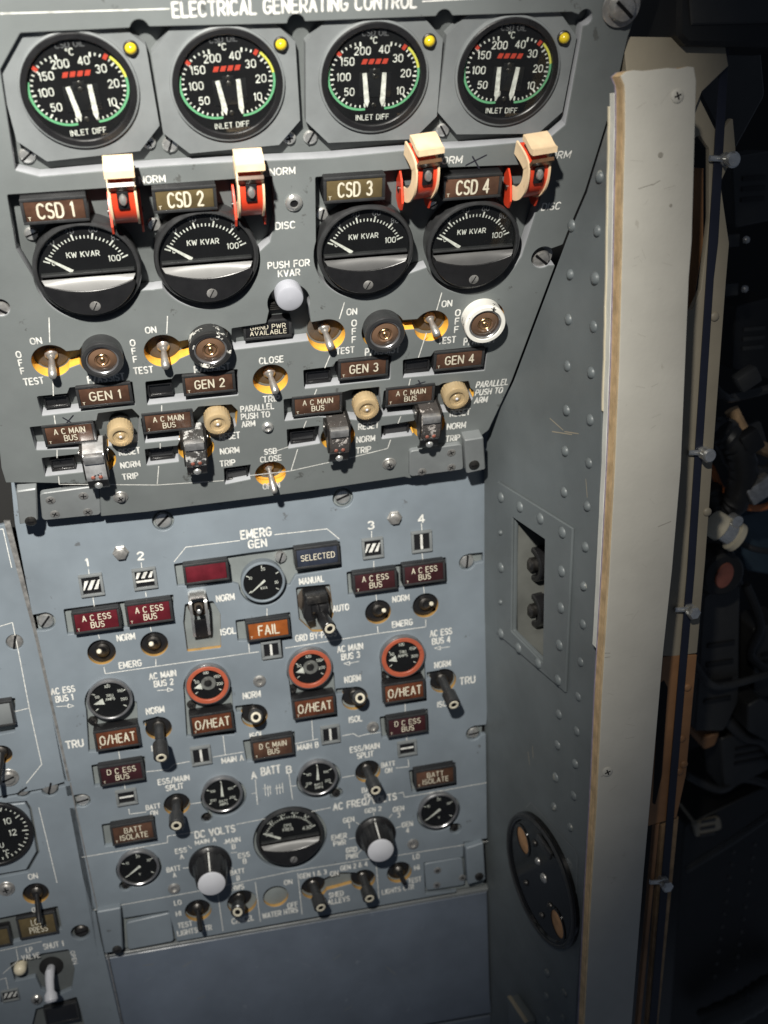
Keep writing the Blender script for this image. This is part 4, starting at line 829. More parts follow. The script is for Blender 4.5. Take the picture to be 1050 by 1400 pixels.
# ================================================================== lower panel
LT = 4.0
low_out = [(6, 560), (700, 480), (664.5, 1000), (667, 1212), (133, 1307), (20, 715)]
def amb(x, y, r): return ('c', x, y, r, 1)
LH = [('p', [(88, 834), (236, 814), (236, 850), (93, 867)], .8), ('p', [(239, 772), (340, 757), (464, 741), (466, 776), (404, 786), (396, 800), (330, 800), (312, 795), (243, 801)], .8), ('c', 360, 798, 33), ('c', 384, 764, 10),
 ('p', [(255, 828), (290, 824), (299, 840), (300, 884), (258, 889), (253, 850)], 2, 1), ('p', [(323, 849), (396, 838), (398, 873), (326, 876)], .8), ('p', [(357, 880), (385, 876), (387, 900), (359, 903)], .6),
 ('p', [(407, 805), (449, 801), (454, 840), (446, 862), (428, 862), (411, 846)], 2, 1), ('p', [(475, 783), (609, 763), (611, 795), (477, 813)], .8), amb(139, 892, 19.5), amb(211, 881, 19), amb(517, 837, 17.5), amb(582, 828, 17.5),
 ('c', 150, 959, 34), ('p', [(118, 960), (186, 960), (190, 1024), (122, 1028)], .8), ('c', 283, 938, 32), ('p', [(252, 940), (316, 940), (320, 1004), (256, 1007)], .8), ('c', 424, 916, 31.5), ('p', [(396, 930), (456, 920), (460, 980), (402, 984)], .8), ('c', 551, 900, 31), ('p', [(522, 910), (580, 900), (583, 958), (524, 962)], .8),
 amb(217, 996, 18), ('p', [(196, 986), (216, 980), (216, 990), (197, 992)], .5), amb(348, 979, 18), ('p', [(322, 966), (346, 963), (346, 972), (324, 974)], .5), amb(485, 955, 17.5), ('p', [(460, 942), (484, 940), (484, 946), (461, 949)], .5), amb(606, 931, 17.5), ('p', [(584, 920), (606, 916), (606, 924), (585, 927)], .5),
 ('p', [(126, 1047), (197, 1035), (199, 1066), (130, 1075)], .8), ('p', [(333, 1013), (402, 1001), (403, 1032), (338, 1041)], .8), ('p', [(520, 981), (584, 970), (586, 999), (523, 1009)], .8), ('p', [(140, 1128), (211, 1117), (213, 1148), (144, 1157)], .8), ('p', [(560, 1054), (622, 1043), (624, 1073), (564, 1083)], .8),
 ('c', 306, 1090, 31), ('c', 436, 1066, 30), amb(242, 1100, 18), amb(503, 1055, 17), ('c', 397, 1146, 50), ('c', 190, 1188, 31), ('c', 600, 1111, 29), ('c', 172, 1211, 9), ('c', 283, 1118, 8), ('c', 460, 1085, 9), ('c', 623, 1133, 8),
 amb(271, 1245, 18), amb(331, 1234, 20), amb(377, 1226, 17), amb(430, 1214, 18), amb(497, 1203, 16), ('p', [(440, 1204), (462, 1194), (485, 1194), (485, 1206), (460, 1213), (440, 1218)], 1.2, 1), amb(546, 1193, 16.5),
 ('c', 223, 712, 15), ('c', 469, 681, 14), ('c', 62, 850, 14), ('p', [(42, 842), (62, 838), (62, 862), (44, 862)], .5), ('c', 639, 769, 11), ('p', [(640, 758), (660, 756), (660, 768), (640, 772)], .5), ('c', 648, 1003, 10.5), ('p', [(648, 993), (668, 991), (668, 1003), (648, 1006)], .5), ('c', 113, 1095, 11), ('p', [(90, 1090), (112, 1086), (112, 1103), (92, 1104)], .5),
 ('p', [(128, 1246), (166, 1241), (168, 1256), (230, 1246), (242, 1290), (135, 1310)], .6), ('p', [(580, 1180), (634, 1172), (634, 1152), (672, 1146), (674, 1215), (582, 1222)], .6)]
low = thing('instrument_panel', 'blue-grey electrical panel below the upper one, crowded with gauges, lamps and switches', 'control panel', LOW, 0, 0)
plate('face_plate', LOW, low_out, LH, LT, 'panel_low', 'panel_low', 'amber_dull', low)
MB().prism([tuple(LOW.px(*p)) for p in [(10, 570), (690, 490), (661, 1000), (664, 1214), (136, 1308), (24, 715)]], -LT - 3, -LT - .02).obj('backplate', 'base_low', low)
letters(low, LOW, [('EMERG', 350, 729, 41, 11), ('GEN', 352, 743, 24, 10), ('1', 119, 769, 3, 10), ('2', 192, 760, 8, 10), ('3', 507, 718, 8, 10), ('4', 576, 709, 8, 10), ('NORM', 308, 817, 24, 8), ('ISOL', 312, 863, 20, 8), ('MANUAL', 426, 793, 33, 8), ('AUTO', 466, 831, 21, 8), ('GRD BY-PASS', 432, 869, 55, 8),
 ('NORM', 548, 818, 22, 7.5), ('EMERG', 550, 852, 27, 7.5), ('NORM', 172, 871, 24, 8), ('EMERG', 178, 908, 30, 8), ('AC MAIN\nBUS 2', 223, 928, 36, 7.8), ('AC ESS\nBUS 1', 87, 949, 32, 7.8), ('AC MAIN\nBUS 3', 479, 891, 34, 7.8), ('AC ESS\nBUS 4', 603, 870, 29, 7.8),
 ('NORM', 212, 971, 24, 8), ('NORM', 344, 950, 23, 8), ('NORM', 482, 928, 21, 8), ('NORM', 605, 908, 21, 7.5), ('TRU', 639, 930, 20, 9), ('TRU', 102, 1017, 23, 9.5), ('ISOL', 351, 1005, 18, 7.5), ('MAIN A', 318, 1038, 29, 7), ('ISOL', 486, 983, 17, 7.5), ('MAIN B', 421, 1020, 28, 7), ('ISOL', 607, 962, 17, 7), ('ISOL', 216, 1022, 17, 7),
 ('ESS/MAIN\nSPLIT', 238, 1071, 42, 7), ('ESS/MAIN\nSPLIT', 499, 1027, 39, 7), ('BATT\nON', 210, 1107, 19, 6), ('BATT\nON', 531, 1049, 18, 6), ('A', 347, 1060, 6, 9), ('BATT', 370, 1053, 25, 10), ('B', 395, 1052, 6, 9), ('BATT\nOFF', 245, 1128, 20, 6), ('BATT\nOFF', 505, 1083, 19, 6),
 ('DC VOLTS', 294, 1137, 54, 9), ('MAIN A', 281, 1150, 28, 5.6), ('ESS\nA', 248, 1167, 15, 6), ('BATT\nA', 238, 1192, 18, 6), ('MAIN\nB', 319, 1153, 19, 6), ('ESS\nB', 334, 1173, 15, 6), ('BATT\nB', 325, 1196, 19, 6),
 ('AC FREQ/VOLTS', 499, 1096, 85, 8.6), ('GEN 2', 510, 1107, 22, 5.4), ('GEN\n1', 477, 1125, 14, 6), ('GEN\n3', 545, 1110, 14, 6), ('GEN\n4', 557, 1131, 14, 6), ('EMER\nPWR', 464, 1148, 20, 6.2), ('GRD\nPWR', 481, 1166, 15, 6.2),
 ('LO', 243, 1234, 9, 6), ('HI', 244, 1249, 6, 6), ('TEST', 253, 1264, 19, 6.5), ('LIGHTS CTR', 266, 1272, 46, 6.5), ('HWS', 325, 1213, 16, 6.5), ('CANCEL', 332, 1257, 29, 6.8), ('ON', 394, 1206, 10, 6), ('OFF', 400, 1237, 13, 6), ('WATER HTRS', 383, 1248, 47, 6.5),
 ('GEN 1 & 3', 428, 1195, 36, 6), ('ON', 457, 1194, 10, 6), ('GEN 2 & 4', 484, 1184, 36, 6), ('SHED\nGALLEYS', 460, 1227, 34, 6.3), ('LO', 569, 1171, 8, 6), ('HI', 570, 1186, 6, 6), ('TEST', 567, 1203, 17, 6), ('LIGHTS CTR', 544, 1216, 42, 6)], wt=.22)
LL = [[(238, 768), (254, 748), (328, 739)], [(375, 731), (447, 723), (464, 737)], [(121, 778), (122, 787)], [(127, 817), (129, 829)], [(134, 866), (136, 873)], [(142, 912), (144, 921), (213, 911), (354, 891)], [(390, 886), (516, 866), (582, 857), (582, 847)], [(193, 769), (194, 778)], [(199, 809), (200, 816)], [(205, 856), (207, 863)], [(213, 901), (213, 911)],
 [(340, 880), (341, 892)], [(365, 832), (365, 842)], [(508, 726), (508, 736)], [(511, 767), (511, 776)], [(514, 812), (515, 821)], [(516, 856), (517, 866)], [(576, 715), (577, 727)], [(577, 756), (578, 765)], [(579, 800), (580, 811)],
 [(162, 1026), (164, 1038)], [(170, 1071), (171, 1079)], [(176, 1106), (177, 1113), (200, 1110)], [(200, 1055), (230, 1052), (238, 1045), (259, 1041)], [(291, 1035), (333, 1028)], [(305, 1006), (308, 1032)], [(403, 1017), (435, 1010)], [(426, 983), (428, 1011)], [(468, 1006), (483, 1003), (490, 1007), (500, 1004), (520, 1001)], [(554, 961), (554, 973)], [(556, 1004), (556, 1013)], [(558, 1038), (559, 1048), (541, 1050)],
 [(349, 1066), (352, 1100)], [(395, 1058), (400, 1093)], [(344, 1085), (350, 1084)], [(398, 1075), (405, 1074)], [(468, 1063), (484, 1060)], [(261, 1099), (275, 1097)], [(362, 1072), (363, 1088)], [(366, 1074), (367, 1089)], [(378, 1073), (379, 1086)], [(382, 1072), (383, 1085)], [(359, 1078), (371, 1076)], [(376, 1078), (387, 1076)], [(369, 1074), (370, 1086)], [(386, 1070), (387, 1084)],
 [(112, 1172), (229, 1152), (229, 1143), (264, 1138)], [(323, 1127), (364, 1119)], [(424, 1110), (452, 1104)], [(544, 1085), (551, 1083), (553, 1090), (665, 1070)], [(128, 1244), (267, 1219), (400, 1191), (506, 1174)], [(540, 1170), (667, 1150)], [(297, 1217), (305, 1273)], [(349, 1206), (356, 1260)], [(407, 1194), (413, 1250)], [(514, 1177), (518, 1228)],
 [(257, 1156), (262, 1160)], [(250, 1187), (259, 1186)], [(306, 1154), (311, 1149)], [(316, 1166), (324, 1165)], [(314, 1185), (319, 1188)], [(487, 1124), (491, 1127)], [(511, 1110), (511, 1115)], [(532, 1118), (536, 1113)], [(541, 1132), (548, 1130)], [(477, 1147), (487, 1145)], [(489, 1167), (495, 1161)]]
for (x0, y0), (x1, y1) in (((215, 944), (237, 943)), ((77, 966), (101, 965)), ((491, 904), (470, 907)), ((615, 884), (594, 886))):
    s_ = 1 if x1 > x0 else -1; LL += [[[(x0, y0), (x1 - 7 * s_, y1)], [(x1 - 8 * s_, y1 - 2.6), (x1, y1), (x1 - 8 * s_, y1 + 2.6), (x1 - 8 * s_, y1 - 2.6)]]]
lines(low, LOW, LL, w=.5)
AC = dict(tz=-3.9)
for px, py, w, h, s in ((132, 849, 66, 30, 'first from the left under the window 1'), (204, 838, 64, 31, 'under the window 2'), (513, 795, 60, 29, 'under the window 3, beside MANUAL switch'), (580, 784, 58, 29, 'under the window 4, rightmost')):
    annunciator(LOW, px, py, w, h, 'A C ESS\nBUS', 'lens_red' if px < 300 else 'lens_wine', 'dark red caption lamp A C ESS BUS, ' + s, group='red essential bus caption lamps', tw=.66, **AC)
annunciator(LOW, 282, 783, 62, 28, '', 'lens_red', 'blank dark red warning lamp left of the kVA gauge', tm=False, **AC)
annunciator(LOW, 434, 761, 62, 29, 'SELECTED', 'lens_blue', 'dark blue caption lamp reading SELECTED', tm=False, tw=.82, th=3.6, **AC)
annunciator(LOW, 367, 861, 60, 27, 'FAIL', 'lens_orange', 'orange caption lamp reading FAIL under the kVA gauge', tw=.52, **AC)
for px, py, w, h, s in ((160, 1010, 62, 28, 'leftmost, below the all-black TRU gauge'), (290, 989, 60, 28, 'below the second red-ringed gauge from left'), (430, 967, 58, 28, 'below the middle red-ringed gauge'), (553, 946, 57, 27, 'rightmost, below the right red-ringed gauge')):
    annunciator(LOW, px, py, w, h, 'O/HEAT', 'lens_rust', 'rust brown caption lamp reading O/HEAT, ' + s, group='rust O/HEAT caption lamps', tw=.86, th=6.0, **AC)
for px, py, w, h, tx, s, l in ((166, 1058, 62, 27, 'D C ESS\nBUS', 'wine caption lamp D C ESS BUS at the left', 'lens_wine'), (373, 1023, 58, 27, 'D C MAIN\nBUS', 'dark brown caption lamp reading D C MAIN BUS', 'lens_brown'), (557, 992, 55, 26, 'D C ESS\nBUS', 'dark caption lamp D C ESS BUS at the right', 'lens_wine'), (182, 1139, 60, 27, 'BATT\nISOLATE', 'brown caption lamp BATT ISOLATE at the left', 'lens_brown'), (595, 1063, 55, 25, 'BATT\nISOLATE', 'dark caption lamp BATT ISOLATE at the right', 'lens_brown')):
    annunciator(LOW, px, py, w, h, tx, l, s, tw=.7, **AC)
for px, py, w, h, s, st in ((125, 801, 33, 30, 'with diagonal stripes under the 1', 'diag'), (198, 792, 33, 29, 'with stripes and a bar under the 2', 'diagbar'), (510, 750, 29, 28, 'with diagonal stripes under the 3', 'diag'), (577, 741, 28, 29, 'with one upright stripe under the 4', 'vert2'), (371, 889, 27, 24, 'with an upright stripe under FAIL', 'vert'), (275, 1034, 28, 25, 'with an upright stripe beside MAIN A', 'vert'), (452, 1005, 26, 24, 'with an upright stripe beside MAIN B', 'vert'), (173, 1091, 29, 21, 'with a level stripe under the left D C ESS BUS', 'horiz'), (557, 1024, 26, 20, 'with a level stripe under the right D C ESS BUS', 'horiz')):
    flow_window(LOW, px, py, w, h, 'small square flow indicator ' + s, st, tz=-3.9, hv=1.9)
small_gauge(LOW, 360, 797, 30.5, 'small black gauge marked kVA in a blue-grey rim', 'kVA', [('10', 155, .60), ('20', 85, .62), ('30', -10, .60)], 218, txt_y=-.30, rim='panel_low', tz=-3.9)
NT = [('50', 160, .56), ('100', 92, .66), ('150', 35, .62), ('200', -8, .62)]
small_gauge(LOW, 150, 958, 31.5, 'round TRU amps gauge with plain black rim, leftmost', 'TRU\nAMPS', NT, 190, tail=True, txt_y=.1, tz=-3.9)
for px, py, s, tx, hb in ((284, 937, 'left one with bare hub', '', True), (424, 915, 'middle one with bare hub', '', True), (551, 899, 'right one marked TRU AMPS', 'TRU\nAMPS', False)):
    small_gauge(LOW, px, py, 31, 'round gauge with a red ring, ' + s, tx, [(a_, b_, c_ * .86) for a_, b_, c_ in NT], 190, 'ringred', tail=True, txt_y=.12, hub=hb, tz=-3.9, group='red-ringed TRU gauges')
NB = [('100', 150, .5), ('100', 30, .5), ('200', 210, .55), ('200', -30, .55)]
for px, py, r, s in ((304, 1088, 28, 'left of the mark A BATT'), (435, 1065, 27, 'right of the mark BATT B')):
    small_gauge(LOW, px, py, r, 'small black battery amps gauge with upright white needle ' + s, 'BATT\nAMPS', NB, 88, txt_y=-.5, tz=-3.9, nw=1.3)
for px, py, r, s in ((189, 1188, 29, 'at the lower left beside the left knob'), (600, 1110, 27, 'at the right above the right knob')):
    small_gauge(LOW, px, py, r, 'small black volts gauge ' + s, 'V', [('10', 145, .58), ('20', 85, .62), ('30', 30, .6)], 215, txt_y=-.42, tz=-3.9, nw=1.2)
half_meter(LOW, 397, 1146, 23.2, 'round black frequency meter with half-moon window between the two knobs', ['380', '390', '400', '410', '420', '430'], 'CPS\nFREQ', tz=-3.9, hv=3, needle=150, dim=False, title_h=.095, group=None, ledge='ledge')
for px, py, s, k_ in ((140, 888, 'under the first red bus lamp', 1.0), (210, 878, 'under the second red bus lamp', 1.0), (517, 834, 'under the third red bus lamp', .95), (581, 825, 'under the fourth red bus lamp', .95)):
    toggle(LOW, px, py, 'black toggle with a pale tip in a round hole ' + s, tz=-3.9, kind='white', tilt=-27, lean=-6 if px < 300 else 12, L=9, r=9.2, k=k_ * 1.05, group='pale tipped toggle switches')
for px, py, s, tl, ln, L_ in ((217, 993, 'long one beside the first O/HEAT lamp', 14, 1, 26), (348, 974, 'short one beside the second O/HEAT lamp', -22, 0, 14), (485, 950, 'short one beside the third O/HEAT lamp', -24, 5, 14), (604, 928, 'long one beside the mark TRU at right', 14, 3, 24), (241, 1096, 'below the left ESS/MAIN SPLIT', 4, -2, 22), (501, 1051, 'below the right ESS/MAIN SPLIT', 4, 4, 22), (327, 1227, 'above the mark CANCEL', -10, -8, 16), (428, 1209, 'left of the pair above SHED GALLEYS', 8, 6, 20), (496, 1198, 'right of the pair above SHED GALLEYS', 8, 2, 19)):
    toggle(LOW, px, py, 'black locking toggle with white-ringed tip, ' + s, tz=-3.9, kind='lock', tilt=tl, lean=ln, L=L_, r=8.6, k=.96, group='white-ringed locking toggles')
toggle(LOW, 270, 1241, 'dark lights test toggle at the lower left beside LO and HI', tz=-3.9, kind='pin', tilt=20, lean=3, L=16, r=8.4)
toggle(LOW, 545, 1190, 'dark lights test toggle at the lower right beside LO and HI', tz=-3.9, kind='pin', tilt=10, lean=8, L=11, r=8)
MB_ = MB(); a, b = LOW.px(377, 1226, -4)
t = thing('blanking_disc', 'plain grey disc closing the empty hole above WATER HTRS', 'cover disc', LOW, a, b, -3.9); MB_.lathe([(8.6, .02), (8.6, .6), (8.2, .8)], 32).obj('disc', 'base_low', t)
# long-eared guard beside NORM / ISOL and the MANUAL / AUTO switch
a, b = LOW.px(272, 835, 6)
t = thing('switch_guard', 'open black and chrome switch guard between NORM and ISOL', 'switch guard', LOW, a, b, -3.9)
for s_ in (-1, 1): q = MB(); strip(q, smooth_path([(12, 3), (11, 12), (7, 15), (-4, 13), (-14, 10), (-22, 6)], 4), 1.3, s_ * 6.2 - 1.1, s_ * 6.2 + 1.1); q.obj('guard_rail', 'chrome', t)
q = MB(); strip(q, smooth_path([(-7, 11.2), (-14, 8.6), (-24, 4)], 4), 1.2, -5, 5); q.obj('guard_tongue', 'black', t)
q = MB(); strip(q, smooth_path([(13, 1), (12.6, 9), (11, 12.5)], 4), 1.2, -6, 6); q.obj('guard_top', 'chrome', t)
MB().lathe([(9, 0.05), (9, .6), (5, 2), (3.4, 6), (.01, 6.2)], 28, cap1=False).obj('dust_boot', 'boot', t)
lv = MB().tube([V(0, 0, 5), V(0, 1, 13)], [2.6, 2.4], 16).obj('lever', 'black', t); MB().dome(1.9, .8, 0, T=Matrix.Translation((0, 1, 13))).obj('lever_tip', 'chrome', lv); rescale(t, .74, .88, 1)
a, b = LOW.px(432, 826, 4)
t = thing('selector_switch', 'large black guarded switch with a white-ringed lever under MANUAL', 'switch', LOW, a, b, -3.9)
MB().lathe([(11, .05), (11, .6), (7, 1.5), (.01, 1.6)], 28, cap1=False).obj('dust_boot', 'boot', t)
MB().prism(rounded([(-7.5, -5), (7.5, -5), (7.8, 9), (-7.5, 9)], 2), 1, 12, ch=1.5).obj('guard_block', 'black', t)
MB().box(-6.2, 6.6, 3, 8.6, 11.6, 14.5, .8).obj('guard_top', 'dark_metal', t); MB().prism([(-9, -6), (-7, 5), (-3, 5), (-3, -9), (-7, -10)], 2, 13, ch=1).obj('guard_cheek', 'black', t); MB().box(1, 7.6, -6, 2, 4, 14, 1.2).obj('guard_cheek', 'black', t)
d_ = V(.16, -.10, 1).normalized(); e0 = V(1, -5, 6); e1 = e0 + d_ * 24
lv = MB().tube([e0, e0 + d_ * 9, e0 + d_ * 11, e1 - d_ * .5, e1], [3, 3, 4.1, 4.3, 3.8], 18).obj('lever', 'black', t)
Q_ = Matrix.Translation(e1) @ d_.to_track_quat('Z', 'Y').to_matrix().to_4x4()
MB().ring(1.9, 3.3, -.3, .4, 24, T=Q_, bev=.15).obj('lever_ring', 'caption', lv); MB().lathe([(1.7, 0), (1.5, .1)], 16, T=Q_).obj('lever_tip', 'matte', lv)
rotary(LOW, 287, 1181, 29, 'black rotary knob with grey-white cap under DC VOLTS', 'knobcap', hv=21)
rotary(LOW, 513, 1140, 27, 'black rotary knob with grey-white cap under AC FREQ/VOLTS', 'knobcap', hv=19)
for px, py, r, s, kd, z in ((223, 712, 5.2, 'at the top edge left of EMERG GEN', 'slot', -3.8), (469, 680, 5.0, 'at the top edge right of EMERG GEN', 'slot', -3.8), (62, 850, 4.8, 'at the left edge beside the red lamps', 'slot', -3.8), (639, 768, 4.8, 'at the right edge beside the window 4', 'slot', -3.8), (648, 1003, 4.2, 'at the right edge below TRU', 'slot', -3.8), (113, 1095, 4.4, 'at the left edge beside BATT ISOLATE', 'slot', -3.8), (384, 763, 3.8, 'above the kVA gauge', 'slot', -3.8)):
    screw(LOW, px, py, r, 'slotted steel screw ' + s, z, kd, random.randint(0, 90), hh=2.6, m='chrome')
for px, py, s in ((165, 757, 'near the top left, between two striped indicators'), (540, 709, 'near the top right, left of the upright stripe indicator')):
    a, b = LOW.px(px, py, 2); t = thing('hex_plug', 'domed hexagonal steel plug ' + s, 'plug', LOW, a, b, 0)
    MB().lathe([(4.9, .03), (4.9, .8), (4.0, 1.4), (3.9, 3.0), (3.2, 3.4), (.01, 3.4)], 6, cap1=False).obj('plug_body', 'steel', t)
for px, py, s in ((355, 932, 'hollow rivet above the second locking toggle'), (238, 1216, 'hollow rivet above LO at the lower left'), (510, 995, 'hollow rivet below the third locking toggle'), (565, 1155, 'hollow rivet above LO at the lower right')):
    a, b = LOW.px(px, py, 1); t = thing('hollow_rivet', 'small dull metal ' + s, 'rivet', LOW, a, b, 0)
    MB().lathe([(4.2, .02), (4.0, .8), (3.0, 1.3), (2.0, 1.2), (1.8, .3), (.01, .2)], 24, cap1=False).obj('rivet_body', 'steel', t)
for px, py, s in ((262, 965, 'beside the second TRU gauge'), (400, 943, 'beside the third TRU gauge'), (127, 987, 'beside the leftmost TRU gauge'), (523, 925, 'beside the rightmost TRU gauge'), (172, 1212, 'beside the left volts gauge'), (460, 1086, 'beside the right battery gauge'), (283, 1119, 'beside the left battery gauge'), (622, 1133, 'beside the right volts gauge'), (440, 1171, 'beside the frequency meter')):
    screw(LOW, px, py, 3.0, 'small dark mounting screw ' + s, -4.8, 'phillips', 30, hh=3, m='dark_metal', group='small gauge mounting screws')
lock_catch(LOW, [(172, 1262), (233, 1248), (238, 1287), (175, 1299)], [(132, 1247), (165, 1241), (168, 1300), (143, 1304)], 'dark grey hinge bracket at the lower left corner of the blue-grey panel', [], (160, 1298), z=-3, mat_='panel_low')
lock_catch(LOW, [(580, 1181), (632, 1172), (636, 1210), (583, 1218)], [(637, 1160), (661, 1152), (664, 1203), (640, 1210)], 'dark grey hinge bracket at the lower right corner of the blue-grey panel', [(598, 1190), (632, 1200), (597, 1210)], (655, 1198), z=-3, mat_='panel_low')
# blank panel below
bl = thing('blank_panel', 'plain scuffed blue blanking panel at the bottom', 'panel', LOW, 0, 0)
MB().prism([tuple(LOW.px(*p, -3)) for p in [(137, 1312), (400, 1266), (666, 1219), (670, 1360), (672, 1385), (160, 1475)]], -9, -3, ch=.6).obj('face_plate', 'blank', bl)
MB().prism([tuple(LOW.px(*p, -3)) for p in [(136, 1307), (400, 1261), (667, 1213), (667, 1217), (400, 1265), (137, 1310)]], -8, -2.2, ch=.3).obj('top_edge', 'bezel', bl)
MB().prism([tuple(LOW.px(*p, -6)) for p in [(160, 1480), (673, 1388), (676, 1500), (180, 1600)]], -12, -6, ch=.6).obj('lower_plate', 'blank', bl)
q = MB(); random.seed(21)
for k_ in range(46):
    x_, y_ = random.uniform(-140, 120), random.uniform(-300, -192); an = random.gauss(.5, .6); l_ = random.uniform(1.5, 9); q.ribbon([(x_, y_), (x_ + l_ * math.cos(an), y_ + l_ * math.sin(an))], random.uniform(.12, .3), -2.96 + .0005 * k_, caps=False)
q.obj('scratch', 'blank_scuff', bl, smooth=False)
q = MB()
for p0, p1 in (((196, 1320), (210, 1318)), ((250, 1322), (262, 1314)), ((270, 1366), (280, 1362)), ((455, 1312), (466, 1305)), ((470, 1382), (480, 1376)), ((528, 1322), (541, 1332))):
    q.ribbon([LOW.px(*p0, -3), LOW.px(*p1, -3)], .7, -2.95)
q.obj('scratch', 'bezel', bl, smooth=False)
# ================================================================== neighbouring panels at the left
lf = thing('instrument_panel', 'narrow strip of a second blue-grey panel at the left edge with white flow lines', 'control panel', LOW, 0, 0)
plate('face_plate', LOW, [(-80, 735), (10, 716), (22, 760), (48, 870), (92, 1068), (60, 1078), (-80, 1104)], [('c', 20, 878, 12), ('p', [(-30, 964), (20, 955), (20, 1000), (-30, 1010)], .6), amb(2, 1032, 15)], LT, 'panel_low', 'panel_low', 'amber_dull', lf)
MB().prism([tuple(LOW.px(*p)) for p in [(-80, 740), (8, 722), (46, 872), (88, 1066), (-80, 1098)]], -LT - 4, -LT - .02).obj('backplate', 'base_low', lf)
MB().prism([tuple(LOW.px(*p)) for p in [(5, 712), (14, 712), (50, 862), (96, 1066), (93, 1068), (47, 868)]], -1.4, .45).obj('edge_strip', 'steel', lf)
lines(lf, LOW, [[(-6, 858), (17, 851), (27, 900), (40, 968), (57, 1045), (36, 1071)], [(19, 973), (40, 968)], [(-8, 725), (4, 723), (16, 776)]], w=.5)
screw(LOW, 20, 878, 5.2, 'slotted screw in the left strip beside the large slotted panel screw', -3, 'slot', 75, hh=3)
annunciator(LOW, 3, 977, 32, 34, '', 'bezel', 'grey indicator lamp cut by the left edge of the picture', tz=-3.9, hv=5, tm=False)
toggle(LOW, 1, 1028, 'pale toggle switch cut by the left edge below the grey lamp', tz=-3.9, kind='white', tilt=40, lean=-6, L=22, r=7.5)
screw(LOW, 11, 1066, 4.4, 'slotted screw under the pale toggle at the left edge', 0, 'slot', 20, hh=2.4, washer=True)
lb = thing('instrument_panel', 'lower left panel with a big dial and a white fuel lever', 'control panel', LOW, 0, 0)
plate('face_plate', LOW, [(-90, 1112), (0, 1092.5), (40, 1085), (97, 1073), (138, 1285), (170, 1420), (180, 1480), (-90, 1500)], [('c', 68, 1079, 12), ('c', 31, 1082, 11), ('p', [(-60, 1105), (36, 1096), (42, 1105), (53, 1165), (38, 1192), (-60, 1210)], .8), amb(49, 1222, 18), ('p', [(-30, 1262), (20, 1252), (78, 1240), (84, 1270), (14, 1289), (-30, 1296)], .8), ('c', 110, 1275, 13), ('p', [(16, 1318), (60, 1305), (92, 1300), (100, 1325), (96, 1352), (78, 1360), (58, 1352), (50, 1334), (22, 1340)], 2), ('p', [(2, 1358), (24, 1352), (26, 1366), (2, 1372)], .5), ('p', [(50, 1380), (104, 1364), (116, 1405), (40, 1420)], .8)], LT, 'panel_low', 'panel_low', 'amber_dull', lb)
MB().prism([tuple(LOW.px(*p)) for p in [(-90, 1125), (90, 1085), (134, 1285), (175, 1475), (-90, 1490)]], -LT - 4, -LT - .02).obj('backplate', 'base', lb)
lines(lb, LOW, [[(53, 1104), (62, 1140), (78, 1207)], [(0, 1300), (57, 1287)], [(22, 1297), (25, 1313), (4, 1331)], [(-4, 1340), (8, 1337), (11, 1352)]], w=.45)
lines(lb, LOW, [[(96, 1070), (140, 1275), (176, 1440)]], w=.8, m='steel', name='edge_trim')
letters(lb, LOW, [('ON', 45, 1198, 12, 7), ('OFF', 50, 1243, 12, 6), ('LP\nVALVE', 41, 1303, 24, 6.4), ('SHUT 1', 73, 1292, 27, 7), ], wt=.19)
q = MB().text('OPEN', 0, 0, 2.6, w=11, z=.06, wt=.2); a, b = LOW.px(101, 1309); q._xf(q.bm.verts, Matrix.Translation((a, b, 0)) @ Matrix.Rotation(math.radians(-88), 4, 'Z')); q.obj('lettering', 'white', lb, smooth=False)
a, b = LOW.px(-8, 1142, 2); t = thing('large_dial', 'large black dial numbered 10 and 12 cut by the left edge', 'gauge', LOW, a, b, -3.9)
o_ = [tuple(LOW.px(*p, 0) - np.array([a, b])) for p in [(-60, 1108), (34, 1098), (40, 1107), (50, 1164), (36, 1189), (-60, 1206)]]
MB().prism(o_, 0, 3.9, ch=.5).obj('bezel', 'panel_low', t); R_ = 23
MB().ring(R_ - 1.5, R_ + .8, 3.8, 6.4, 56).obj('retaining_ring', 'black', t)
f_ = MB().lathe([(R_ - 1, 3.95), (R_ - 1, 4.2)], 48).obj('dial_face', 'matte', t); q = MB()
for k_ in range(40): q.tick(R_ * (.74 if k_ % 4 == 0 else .82), R_ * .9, k_ * 9 - 4, .8, 4.25)
for tx, x, y, h_ in (('10', .40, .34, 4.2), ('12', .48, -.06, 4.2), ('U', .12, -.42, 3.4), ('oC', .2, -.66, 3.0)): q.text(tx, x * R_, y * R_, h_, z=4.25, wt=.16)
q.obj('lettering', 'white', f_, smooth=False); MB().lathe([(R_ - 1.6, 5.9), (R_ - 1.7, 6.0)], 40).obj('glass', 'glass', t)
screw(LOW, 68, 1078, 5.0, 'dark slotted screw at the top right corner of the lower left panel', -3, 'slot', 70, hh=3); screw(LOW, 30, 1081, 4.6, 'dark slotted screw beside the big left dial', -3, 'slot', 30, hh=3)
screw(LOW, 111, 1275, 4.6, 'dark screw sunk beside the lamp LOW PRESS', -3.8, 'slot', 10, hh=2.6, m='dark_metal'); screw(LOW, 8, 1218, 3.8, 'domed screw left of the lower left toggle', 0, 'phillips', 10, hh=2.2, washer=True); screw(LOW, 50, 1369, 3.8, 'dark screw below the white fuel lever', 0, 'phillips', 30, hh=2)
toggle(LOW, 50, 1219, 'black toggle switch above the lamp LOW PRESS', tz=-3.9, kind='pin', tilt=35, lean=5, L=19, r=8.6)
